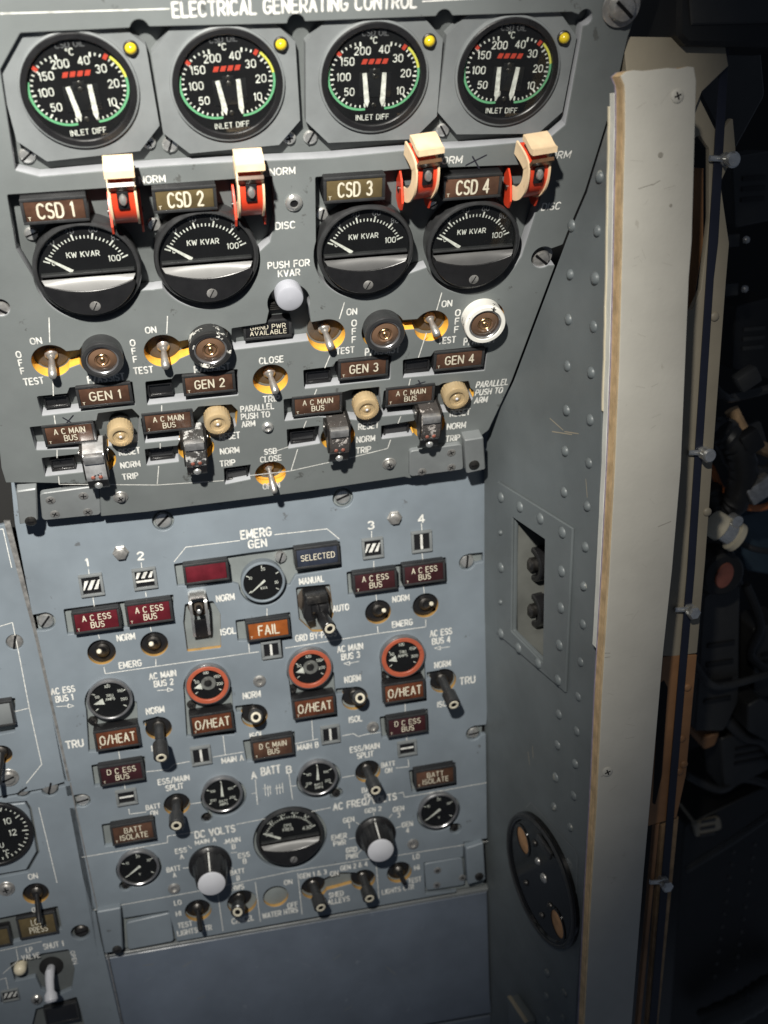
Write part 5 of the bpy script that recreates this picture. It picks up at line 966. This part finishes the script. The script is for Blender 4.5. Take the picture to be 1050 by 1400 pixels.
annunciator(LOW, 51, 1266, 54, 30, 'LOW\nPRESS', 'lens_olive', 'olive caption lamp reading LOW PRESS', tz=-3.9, hv=3, tm=False, tw=.5); annunciator(LOW, 0, 1282, 30, 26, '', 'lens_olive', 'olive lamp left of LOW PRESS cut by the picture edge', tz=-3.9, hv=2, tm=False)
annunciator(LOW, 84, 1387, 46, 24, '', 'lens_black', 'unlit dark lamp at the very bottom left', tz=-3.9, hv=4, tm=False)
a, b = LOW.px(27, 1328, 3); t = thing('indicator_ball', 'small cream ball lamp beside the white fuel lever', 'indicator', LOW, a, b, -3.9); MB().lathe([(4.2, 0), (4.2, 5)] + [(4.2 * math.cos(k * math.pi / 10), 5 + 4 * math.sin(k * math.pi / 10)) for k in range(1, 6)], 20, cap1=False).obj('ball', 'ivory', t)
a, b = LOW.px(70, 1322, -3); t = thing('fuel_lever', 'white fuel valve lever under SHUT in a dark hole', 'lever', LOW, a, b, -3.9)
MB().lathe([(8, .05), (8, .6), (4, 1.2), (.01, 1.3)], 24, cap1=False).obj('dust_boot', 'deep', t)
MB().tube([V(0, 0, 2), V(0, 2, 9), V(0, 0, 14), V(.5, -3, 20), V(.6, -4.4, 21.5), V(.8, -7, 24), V(.9, -8, 25)], [2.8, 3.2, 2.9, 2.7, 4.2, 4.4, 3.2], 18).obj('lever_handle', 'knobcap', t)
flow_window(LOW, 14, 1362, 24, 15, 'tiny dark flow indicator at the lower left', 'diag', tz=-3.9, hv=1.5, fr=1)
# dark gap between the panels and a common backing behind all of them
gap = MB().box(-330, 150, 14, 16, -520, 420); gap.obj('backing_wall', 'deep'); bpy.data.objects['backing_wall']['kind'] = 'structure'
tag(bpy.data.objects['backing_wall'], None, None)
bpy.data.objects['backing_wall'].matrix_world = Matrix.Identity(4)
# ================================================================== riveted side wall
sd = thing('riveted_side_panel', 'grey riveted metal side panel running toward the viewer at the right of the instruments', 'panel', SIDE, 0, 0)
def SP(*pp): return [tuple(SIDE.px(*p)) for p in pp]
edge_r = [(836, 152), (834, 250), (826, 420), (821, 640), (813, 900), (804, 1100), (798, 1200), (786, 1395), (779, 1520)]
out = [(667, 594), (702, 521), (777, 321), (802, 263)] + edge_r + [(690, 1560), (664, 1400), (662, 900), (662, 640)]
plate('wall_plate', SIDE, out, [('p', [(704, 707), (748, 737), (745, 905), (702, 862)], .6)], 2.5, 'side', 'side', 'side', sd, res=.8, bev=.3)
c0 = LOW.px(666, 900)[0]
cq = MB(); R0 = 9.0; pth = []                                    # rounded inner corner, from the lower panel plane into the side wall
for k_ in range(9):
    an = math.radians(80 * k_ / 8); pth.append((-R0 * math.sin(an) * 0 + 1.0 - R0 + R0 * math.cos(an), k_))
# jack plate
fr = [(683, 658), (786, 722), (776, 946), (681, 864)]
t = thing('jack_plate', 'rectangular riveted grey frame round an opening in the side panel', 'frame', SIDE, 0, 0)
pl = plate('frame_plate', SIDE, fr, [('p', [(704, 707), (748, 737), (745, 905), (702, 862)], .6)], 1.6, 'side', 'side', 'side', t, res=.5, bev=.4, z=1.7)
for px, py in ((685, 680), (711, 693), (739, 709), (769, 728), (768, 781), (767, 831), (765, 882), (763, 930), (736, 907), (709, 886), (685, 866), (685, 776), (685, 728), (685, 823)):
    a, b = SIDE.px(px, py, 1.7); MB().dome(3.4 if (px != 685 or py in (680, 776, 866)) else 1.7, 1.8, 1.68, seg=16, n=4, T=Matrix.Translation((a, b, 0))).obj('rivet', 'side', t)
bx = [np.array(SIDE.px(*p)) for p in [(704, 707), (748, 737), (745, 905), (702, 862)]]
q = MB(); x0, x1 = bx[0][0] - 2, bx[1][0] + 22; y0, y1 = bx[3][1] - 2, bx[0][1] + 2
q.box(x0, x1, y0, y1, -34, -32.5); q.box(x0 - 1.2, x0, y0, y1, -33, -2.6); q.box(x0, x1, y0 - 1.2, y0, -33, -2.6); q.box(x0, x1, y1, y1 + 1.2, -33, -2.6); q.box(x1, x1 + 1.2, y0, y1, -33, -2.6)
q.obj('recess_box', 'side_in', t)
for px, py, s in ((735, 770, 'upper'), (734, 832, 'lower')):
    a, b = SIDE.px(px, py, -16); c = thing('connector', 'black ribbed connector in the side opening, ' + s + ' of two', 'connector', SIDE, a, b, -32)
    MB().lathe([(12, 0), (12, 9), (9.5, 10), (9.5, 17)], 28).obj('connector_body', 'matte', c); MB().ring(7.4, 11, 13, 20, 28, bev=.8).obj('coupling_ring', 'black', c)
    MB().lathe([(4.6, 16), (4.6, 21.5), (2.6, 23)], 20).obj('connector_pin', 'dark_metal', c); MB().box(-3, 3, -13, -8, 4, 9, .8).obj('latch', 'black', c)
# round socket
a, b = SIDE.px(741, 1206, 3); rA = 0.5 * abs(SIDE.px(741, 1120)[1] - SIDE.px(741, 1290)[1])
e1, e2 = SIDE.px(697, 1150, 2), SIDE.px(788, 1262, 2); ra = abs(e2[0] - e1[0]) / 2 * 1.02
t = thing('round_socket', 'round black plate with two tan holes on the lower side panel', 'socket plate', SIDE, (e1[0] + e2[0]) / 2, b, 0)
MB().lathe([(ra, .05), (ra, 2.6), (ra * .97, 4), (ra * .90, 4.2), (ra * .88, 3.0), (.01, 3.0)], 64, cap1=False).obj('socket_body', 'gloss_black', t)
MB().ring(ra * .93, ra * .99, 3.6, 4.8, 64, bev=.6).obj('socket_rim', 'rim', t)
for x, y, s_ in ((-.50, .36, 1), (.52, -.40, 1)):
    T = Matrix.Translation((x * ra, y * ra, 0)) @ Matrix.Rotation(.4, 4, 'Z'); MB().lathe([(ra * .17, 3.0), (ra * .16, 3.15)], 20, T=T, sc=(1, 1.25)).obj('socket_hole', 'tanhole', t)
    MB().ring(ra * .165, ra * .205, 3.0, 3.7, 24, T=T @ Matrix.Diagonal((1, 1.25, 1, 1)), bev=.2).obj('hole_rim', 'gloss_black', t)
for x, y, r in ((-.05, .30, 2.6), (.12, .12, 3.4), (-.42, -.38, 2.2), (.06, -.62, 2.2), (.30, -.25, 2.6), (-.15, .55, 2.4)):
    MB().dome(r, 2.0, 3.0, seg=14, T=Matrix.Translation((x * ra, y * ra, 0))).obj('contact_stud', 'steel' if r > 2.5 and y > 0 else 'dark_metal', t)
MB().box(-ra * .15, ra * .25, ra * .72, ra * .86, 3.8, 6, .5, T=Matrix.Rotation(-.2, 4, 'Z')).obj('key_tab', 'rim', t)
q = MB(); q.ribbon([SIDE.px(*p) for p in [(720, 1104), (726, 1097), (786, 1162), (790, 1172), (787, 1262)]], .8, .35); q.obj('scribed_outline', 'bezel', sd, smooth=False)
for px, py in ((820, 243), (817, 315), (815, 380), (812, 447), (809, 511), (807, 573), (805, 632), (803, 691), (801, 747), (799, 801), (797, 853), (794, 904), (791, 953), (789, 1000), (787, 1044), (784, 1088), (780, 1131), (782, 308), (780, 374), (778, 437), (776, 500), (775, 560), (773, 617), (772, 674), (764, 977), (762, 1019), (760, 1062), (758, 1103), (748, 1330), (748, 1362), (750, 1395), (772, 1358), (770, 1392)):
    a, b = SIDE.px(px, py); MB().dome(3.0 * random.uniform(.9, 1.08), random.uniform(1.5, 2.3), -.05, seg=16, n=4, T=Matrix.Translation((a + random.uniform(-.5, .5), b + random.uniform(-.5, .5), 0)) @ Matrix.Rotation(random.uniform(-.1, .1), 4, 'X')).obj('rivet', random.choice(('side', 'side', 'side_chip')), sd)
q = MB()
for p0, p1 in (((752, 572), (770, 588)), ((755, 590), (782, 594)), ((772, 590), (791, 593)), ((728, 1020), (729, 1036)), ((722, 1028), (724, 1045)), ((801, 655), (803, 680))): q.ribbon([SIDE.px(*p0), SIDE.px(*p1)], .6, .05)
q.obj('scratch', 'beige', sd, smooth=False)
a, b = SIDE.px(722, 1385); t = thing('small_bracket', 'small grey bracket with a worn edge at the foot of the side panel', 'bracket', SIDE, a, b, 0)
MB().box(-14, 12, -30, 6, 0.05, 9, 1.5).obj('bracket_body', 'side', t); MB().box(-14.3, 12, 6.05, 6.4, 6.2, 9.2, .15).obj('worn_edge', 'beige', t)
# rounded return at the inner corner
t = thing('corner_post', 'rounded grey vertical corner strip between the blue-grey panel and the side panel', 'corner strip', LOW, LOW.px(667, 900)[0], 0, 0)
q = MB(); n_ = 10; prof = [(-1.5, -9), (-1.2, -3), (0, 0)] + [(0.6 + 7.4 * (1 - math.cos(math.radians(8 * k_))), 7.4 * math.sin(math.radians(8 * k_)) * 1.35) for k_ in range(1, n_)]
rows_ = []
for x, zz in prof: rows_.append((q.bm.verts.new((x + 1.2, -430, zz - 4)), q.bm.verts.new((x + 1.2, 150, zz - 4))))
for r1, r2 in zip(rows_, rows_[1:]): q.bm.faces.new((r1[0], r2[0], r2[1], r1[1]))
q.obj('corner_sheet', 'side', t, ang=60)
MB().box(-2.4, -.4, -420, 140, -13, -4.6).obj('gap_filler', 'deep', t)
q = MB(); q.tube([V(-.6, 12, -4.4), V(-.2, -25, -4), V(-.4, -60, -4.2)], .7, 8); q.obj('orange_seal', 'wire_orange', t)
# ================================================================== plywood board, frame and the dark bay behind
def FR(y): return Frame((0, y, 0), (1, 0, 0), (0, 0, 1), (0, -1, 0))
BO = FR(-150)
left = [(849, 104), (854, 116), (855, 126), (855, 181), (853, 254), (851, 352), (847, 500), (841, 643), (833, 793), (823, 957), (817, 1090), (809, 1222), (800, 1397), (795, 1500)]
right = [(855, 1500), (864, 1395), (880, 1195), (894, 1040), (907, 890), (919, 780), (931, 640), (942, 380), (946, 330), (952, 110), (949, 92)]
top = [(940, 91), (928, 94), (912, 93), (896, 95), (880, 97), (866, 96), (856, 98)]
bd = thing('plywood_board', 'tall plywood board with pale painted face and bare layered edge', 'board', BO, 0, 0)
P = [tuple(BO.px(*p)) for p in left + right + top]
MB().prism(P, -.5, 0, ch=.25).obj('painted_face', 'board', bd)
lay = [(-.5, -2.6, 'plyveneer'), (-2.6, -3.3, 'plydark'), (-3.3, -6.2, 'plyedge'), (-6.2, -6.7, 'plydark'), (-6.7, -9.8, 'plyedge'), (-9.8, -10.8, 'purple')]
random.seed(3)
for z1, z0, m in lay:
    j = random.uniform(-.25, .25); MB().prism([(x + j, y) for x, y in P], z0 + .01, z1 - .01).obj('ply_layer', m, bd)
W_ = [tuple(BO.px(*p)) for p in left[2:9] + [(826, 919)]]; W2 = []
random.seed(5)
for i in range(len(W_) - 1):
    for k_ in range(6): u = k_ / 6; W2.append((W_[i][0] * (1 - u) + W_[i + 1][0] * u - .5 + random.uniform(-.12, .12), W_[i][1] * (1 - u) + W_[i + 1][1] * u))
MB().prism(W2 + [(W_[-1][0] + 20, W2[-1][1]), (W_[0][0] + 20, W2[0][1])], -15.6, -10.9).obj('white_backing_sheet', 'whiteedge', bd)
MB().prism([(x - .5, y) for x, y in W2[2:-14]] + [(W_[-1][0] + 20, W2[-14][1]), (W_[0][0] + 20, W2[2][1])], -17.2, -15.9).obj('sheet_lip', 'ivory', bd)
for px, py, s in ((927, 131, 'near the top of the board'), (831, 1056, 'low on the board beside a scratch')):
    screw(BO, px, py, 3.0, 'small countersunk screw ' + s, 0, 'phillips', 20, hh=.8, m='board', group='board screws')
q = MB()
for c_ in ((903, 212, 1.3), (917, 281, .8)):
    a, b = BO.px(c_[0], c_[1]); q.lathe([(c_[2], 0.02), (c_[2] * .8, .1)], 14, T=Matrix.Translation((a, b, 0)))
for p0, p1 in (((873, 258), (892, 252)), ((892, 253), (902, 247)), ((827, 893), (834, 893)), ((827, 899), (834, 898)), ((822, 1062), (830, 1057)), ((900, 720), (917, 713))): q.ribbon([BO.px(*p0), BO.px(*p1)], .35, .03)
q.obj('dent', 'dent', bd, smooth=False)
q = MB(); random.seed(31)
for k_ in range(40):
    y_ = random.uniform(100, 1380); x_ = random.uniform(865, 930) - (y_ - 100) * .05; a, b = BO.px(x_, y_); an = random.gauss(0, .5); l_ = random.uniform(1, 7)
    q.ribbon([(a, b), (a + l_ * math.cos(an), b + l_ * math.sin(an))], random.uniform(.1, .25), .02 + .0006 * k_, caps=False)
q.obj('scuff', 'board_scuff', bd, smooth=False)
BK = FR(-100)                                                    # beige frame behind the board
t = thing('beige_frame', 'beige painted metal frame with an orange lower part behind the board', 'frame', BK, 0, 0)
def flat(name, F, pts, m, z0, z1, par, ch=.3, rd=0):
    P = [tuple(F.px(*p, z1)) for p in pts]; P = rounded(P, rd) if rd else P
    return MB().prism(P, z0, z1, ch=ch).obj(name, m, par)
flat('top_flange', BK, [(852, 50), (990, 52), (996, 90), (960, 125), (950, 150), (930, 150), (860, 130)], 'beige', -6, 4, t)
plate('frame_web', BK, [(925, 120), (952, 125), (982, 185), (1002, 160), (1006, 205), (985, 250), (997, 333), (993, 380), (964, 770), (953, 893), (900, 900), (915, 700), (930, 400)], [('p', [(942, 200), (955, 190), (966, 205), (966, 300), (955, 395), (944, 420), (930, 420), (930, 250)], 3)], 4, 'beige', 'beige', 'beige', t, res=.8)
flat('orange_web', BK, [(890, 896), (953, 896), (938, 1060), (925, 1118), (885, 1130)], 'orange_metal', -4, 0, t)
flat('orange_slot', BK, [(901, 935), (908, 930), (913, 940), (905, 1060), (896, 1100), (892, 1098)], 'deep', -1, .12, t, 0)
flat('orange_stiffener', BK, [(896, 1128), (902, 1126), (876, 1400), (870, 1480), (864, 1480)], 'orange_metal', -4, 0, t)
flat('inner_flange', BK, [(905, 1130), (928, 1118), (900, 1400), (893, 1480), (878, 1480)], 'plydark', -6, -2, t)
flat('red_liner', BK, [(930, 230), (962, 230), (962, 330), (945, 440), (930, 440)], 'orange_metal', -22, -14, t)
flat('edge_tape', BK, [(986, 62), (997, 62), (982, 330), (976, 380), (950, 780), (928, 1040), (898, 1400), (890, 1480), (880, 1480), (888, 1400), (918, 1040), (940, 780), (966, 380), (974, 260), (978, 190)], 'navy', .3, 1.2, t, .1)
for px, py in ((977, 433), (940, 940), (935, 1045), (932, 1010), (929, 1055), (967, 700)):
    a, b = BK.px(px, py); MB().dome(2.6, 1.4, -.02, seg=14, T=Matrix.Translation((a, b, 0))).obj('rivet', 'beige' if py < 900 else 'orange_metal', t)
for px, py, s in ((998, 218, 'topmost, above the black bay'), (966, 621, 'second from the top, beside the cables'), (946, 836, 'third, beside the dark box'), (910, 1209, 'lowest, on the brown strip')):
    a, b = BK.px(px, py, 5); c = thing('bright_bolt', 'shiny metal bolt on the taped frame edge, ' + s, 'bolt', BK, a, b, 0, 'shiny bolts on the taped edge')
    MB().lathe([(3.6, -.5), (3.6, 2.5), (2.2, 2.6), (2.2, 5), (4.0, 5.1), (4.0, 8), (3, 9.2), (.01, 9.3)], 6 if py > 700 else 18, cap1=False).obj('bolt_head', 'chrome', c); MB().tube([V(-9, 1, 1.5), V(-4, .5, 2), V(2, 0, 2)], 1.6, 12).obj('bolt_shank', 'chrome', c)
# black box at the top right and things in the dark bay
def bt(y): return FR(y)
F1 = bt(-112); t = thing('black_box', 'black box with rounded lower edge at the top right corner', 'box', F1, 0, 0)
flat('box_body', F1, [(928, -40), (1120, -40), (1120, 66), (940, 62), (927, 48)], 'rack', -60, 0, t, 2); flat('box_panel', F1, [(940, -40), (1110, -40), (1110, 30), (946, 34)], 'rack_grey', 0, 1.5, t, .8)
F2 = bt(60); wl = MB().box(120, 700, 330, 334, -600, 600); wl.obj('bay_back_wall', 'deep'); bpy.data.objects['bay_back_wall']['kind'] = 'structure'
def block(name, label, cat, y, pts, m, d, ch=1.0, extra=None, group=None):
    F = bt(y); c = np.mean([F.px(*p) for p in pts], axis=0); t = thing(name, label, cat, F, c[0], c[1], 0, group)
    P = [tuple(np.array(F.px(*p)) - c) for p in pts]; MB().prism(rounded(P, 3), -d, 0, ch=ch).obj('body', m, t); return F, c, t
F, c, t = block('equipment_bracket', 'dark angular bracket beside the topmost bolt', 'bracket', 10, [(955, 125), (995, 62), (1040, 62), (1046, 130), (1005, 205), (985, 185)], 'rack_grey', 40)
F, c, t = block('equipment_box', 'dark equipment box with rows of labels below the white connector', 'box', 40, [(962, 815), (1012, 790), (1010, 960), (990, 1000), (950, 1000)], 'rack_grey', 60)
for k_ in range(4): MB().box(-12, 10, 20 - k_ * 16, 24 - k_ * 16, 0, 1.2, .3).obj('label_strip', 'rack', t)
F, c, t = block('grey_box', 'dark grey box at the right edge of the bay', 'box', 30, [(1022, 965), (1040, 955), (1080, 985), (1080, 1030), (1022, 1000)], 'rack_grey', 60)
F, c, t = block('side_case', 'pale blue case behind the white connector', 'case', 90, [(1000, 710), (1080, 690), (1080, 790), (1020, 780)], 'skyblue', 40)
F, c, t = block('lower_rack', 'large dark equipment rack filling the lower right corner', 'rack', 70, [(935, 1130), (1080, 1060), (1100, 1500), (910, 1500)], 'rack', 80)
for i in range(2):
    for k_ in range(11):
        p = F.px(1003 - i * 0 + (1032 - 1003) * i - k_ * 2.6, 1165 - i * 10 + k_ * 17) - c
        MB().dome(2.0, 1.2, -.02, seg=12, n=3, T=Matrix.Translation((p[0], p[1], 0))).obj('fastener', 'dark_metal', t)
F = bt(20); t = thing('grey_tube', 'pale grey tube running diagonally across the dark bay', 'tube', F, 0, 0)
MB().tube([V(*F.px(946, 1200), -10), V(*F.px(1000, 1150), 0), V(*F.px(1070, 1085), 10)], 3.0, 12).obj('tube_body', 'rack_grey', t)
for y, pts, r, m, lab in ((30, [(1080, 670), (1040, 690), (1000, 686), (985, 668), (975, 640), (960, 640)], 2.5, 'wire_orange', 'thin orange wire behind the bolts'), (20, [(985, 590), (1005, 610), (1010, 650), (1000, 690), (980, 700), (972, 670)], 9, 'rack', 'thick black corrugated hose above the white connector'), (40, [(1070, 640), (1040, 650), (1010, 640), (990, 600), (1000, 580)], 8, 'rack_grey', 'dark grey cable loom right of the second bolt'), (30, [(1012, 742), (1030, 748), (1070, 752)], 2.2, 'rack_grey', 'thin grey cable leaving the white connector'), (60, [(975, 960), (1010, 1000), (1040, 1010), (1080, 1070)], 5, 'rack_grey', 'dark cable sagging above the lower rack'), (50, [(960, 1400), (1010, 1370), (1040, 1350), (1080, 1335)], 11, 'rack_grey', 'ribbed grey hose at the bottom right corner')):
    F = bt(y); P = [F.px(*p) for p in pts]; t = thing('cable' if 'hose' not in lab else 'hose', lab, 'cable' if 'hose' not in lab else 'hose', F, P[0][0], P[0][1], 0)
    sp = smooth_path([V(*(p - P[0]), 6 * math.sin(i)) for i, p in enumerate(P)], 6); MB().tube(sp, [r * (1 + (.12 if (k_ % 2 and r > 7) else 0)) for k_ in range(len(sp))], 12).obj('sheath', m, t)
F = bt(0); a, b = F.px(994, 727); t = thing('white_connector', 'cream plastic connector with a metal clamp in the dark bay', 'connector', F, a, b, 0)
T = Matrix.Rotation(-.62, 4, 'Z') @ Matrix.Rotation(1.35, 4, 'Y')
MB().lathe([(8, -13), (9.5, -12), (9.5, -5), (8, -4)], 28, T=T).obj('plug_end', 'ivory', t); MB().lathe([(8, -4.2), (8, 4.2)], 28, T=T).obj('clamp_band', 'chrome', t); MB().lathe([(8, 4), (10.5, 5), (10.5, 8.5), (9, 9.5), (3, 9.6)], 28, T=T).obj('plug_flange', 'ivory', t); MB().lathe([(4, -3), (4, 4)], 14, T=Matrix.Translation((4, 9, 2))).obj('clamp_screw', 'chrome', t)
F = bt(10); a, b = F.px(988, 785); t = thing('ribbed_knob', 'dark round fitting with a dull red ribbed face below the white connector', 'fitting', F, a, b, 0)
MB().lathe([(16, -20), (16, 0), (14, 2)], 32).obj('fitting_body', 'rack', t)
q = MB(); q.lathe([(8, 2.05), (7.6, 3.4)], 24, sc=(.8, 1.2), T=Matrix.Rotation(-.3, 4, 'Z')); q.obj('red_face', 'rust_dot', t)
for px, py, s in ((1020, 328, 'upper'), (1018, 395, 'lower')):
    a, b = bt(50).px(px, py); t = thing('stud', 'small metal stud glinting in the black bay, ' + s + ' of two', 'stud', bt(50), a, b, 0); MB().dome(2.6, 2.4, 0).obj('stud_head', 'steel', t); MB().box(-14, -4, -4, 4, -4, -1, .4).obj('stud_tab', 'rack_grey', t)
for px, py, w_, h_, s in ((1015, 515, 16, 12, 'grey clip above the hoses'), (1032, 665, 20, 14, 'silver ribbed clip above the white connector'), (1020, 600, 14, 16, 'black cap among the cables')):
    a, b = bt(15).px(px, py); t = thing('cable_clip', 'small ' + s, 'clip', bt(15), a, b, 0); MB().box(-w_ / 2, w_ / 2, -h_ / 2, h_ / 2, 0, 10, 2, T=Matrix.Rotation(.5, 4, 'Z')).obj('clip_body', 'rack' if 'black' in s else 'rack_grey' if 'grey' in s else 'steel', t)

# more of the dim equipment crowded in the bay
random.seed(11)
for y, pts, m, lab in ((80, [(1000, 215), (1060, 205), (1060, 300), (1004, 312)], 'rack_grey', 'dark equipment case beside the upper stud'), (100, [(1005, 420), (1060, 405), (1060, 520), (1000, 505)], 'rack', 'black case above the grey clip'), (60, [(985, 1010), (1075, 985), (1075, 1040), (990, 1085)], 'rack_grey', 'dark sloping equipment shelf above the lower rack'), (50, [(958, 1012), (985, 1000), (978, 1020), (962, 1026)], 'orange_metal', 'small brown tab near the frame above the shelf'), (66, [(948, 1128), (985, 1118), (988, 1134), (952, 1146)], 'beige', 'pale label plate on the lower rack'), (55, [(1030, 860), (1075, 850), (1075, 950), (1030, 955)], 'rack_grey', 'dark ribbed module right of the labelled box'), (75, [(1000, 590), (1040, 575), (1060, 640), (1010, 650)], 'rack_grey', 'dark rounded motor behind the hoses')):
    F, c, t = block('equipment_module', lab, 'equipment', y, pts, m, 30)
    w0 = abs(F.px(*pts[1])[0] - F.px(*pts[0])[0])
    if m != 'orange_metal':
        for k_ in range(3): MB().box(-w0 * .3, w0 * .25, -8 + k_ * 7, -5 + k_ * 7, 0, .9, .2).obj('rib', 'rack' if m == 'rack_grey' else 'rack_grey', t)
for y, pts, r, m, lab in ((25, [(968, 520), (985, 540), (1010, 545), (1060, 530)], 3, 'rack_grey', 'dark cable leaving the frame above the hoses'), (35, [(960, 700), (975, 720), (1000, 760), (1010, 800)], 4, 'rack', 'black cable passing under the white connector'), (45, [(1000, 560), (1020, 600), (1060, 620)], 5, 'plydark', 'brown cable behind the black hose'), (30, [(945, 900), (965, 930), (1000, 940), (1060, 920)], 3, 'rack_grey', 'dark cable across the labelled box'), (40, [(1020, 800), (1035, 850), (1030, 900), (1070, 930)], 3.5, 'rack', 'black cable hanging beside the ribbed module'), (64, [(940, 1060), (980, 1075), (1020, 1068), (1070, 1080)], 3.5, 'rack_grey', 'dark cable lying along the sloping shelf')):
    F = bt(y); P = [F.px(*p) for p in pts]; t = thing('cable', lab, 'cable', F, P[0][0], P[0][1], 0)
    MB().tube(smooth_path([V(*(p - P[0]), 5 * math.sin(i * 2)) for i, p in enumerate(P)], 6), r, 10).obj('sheath', m, t)
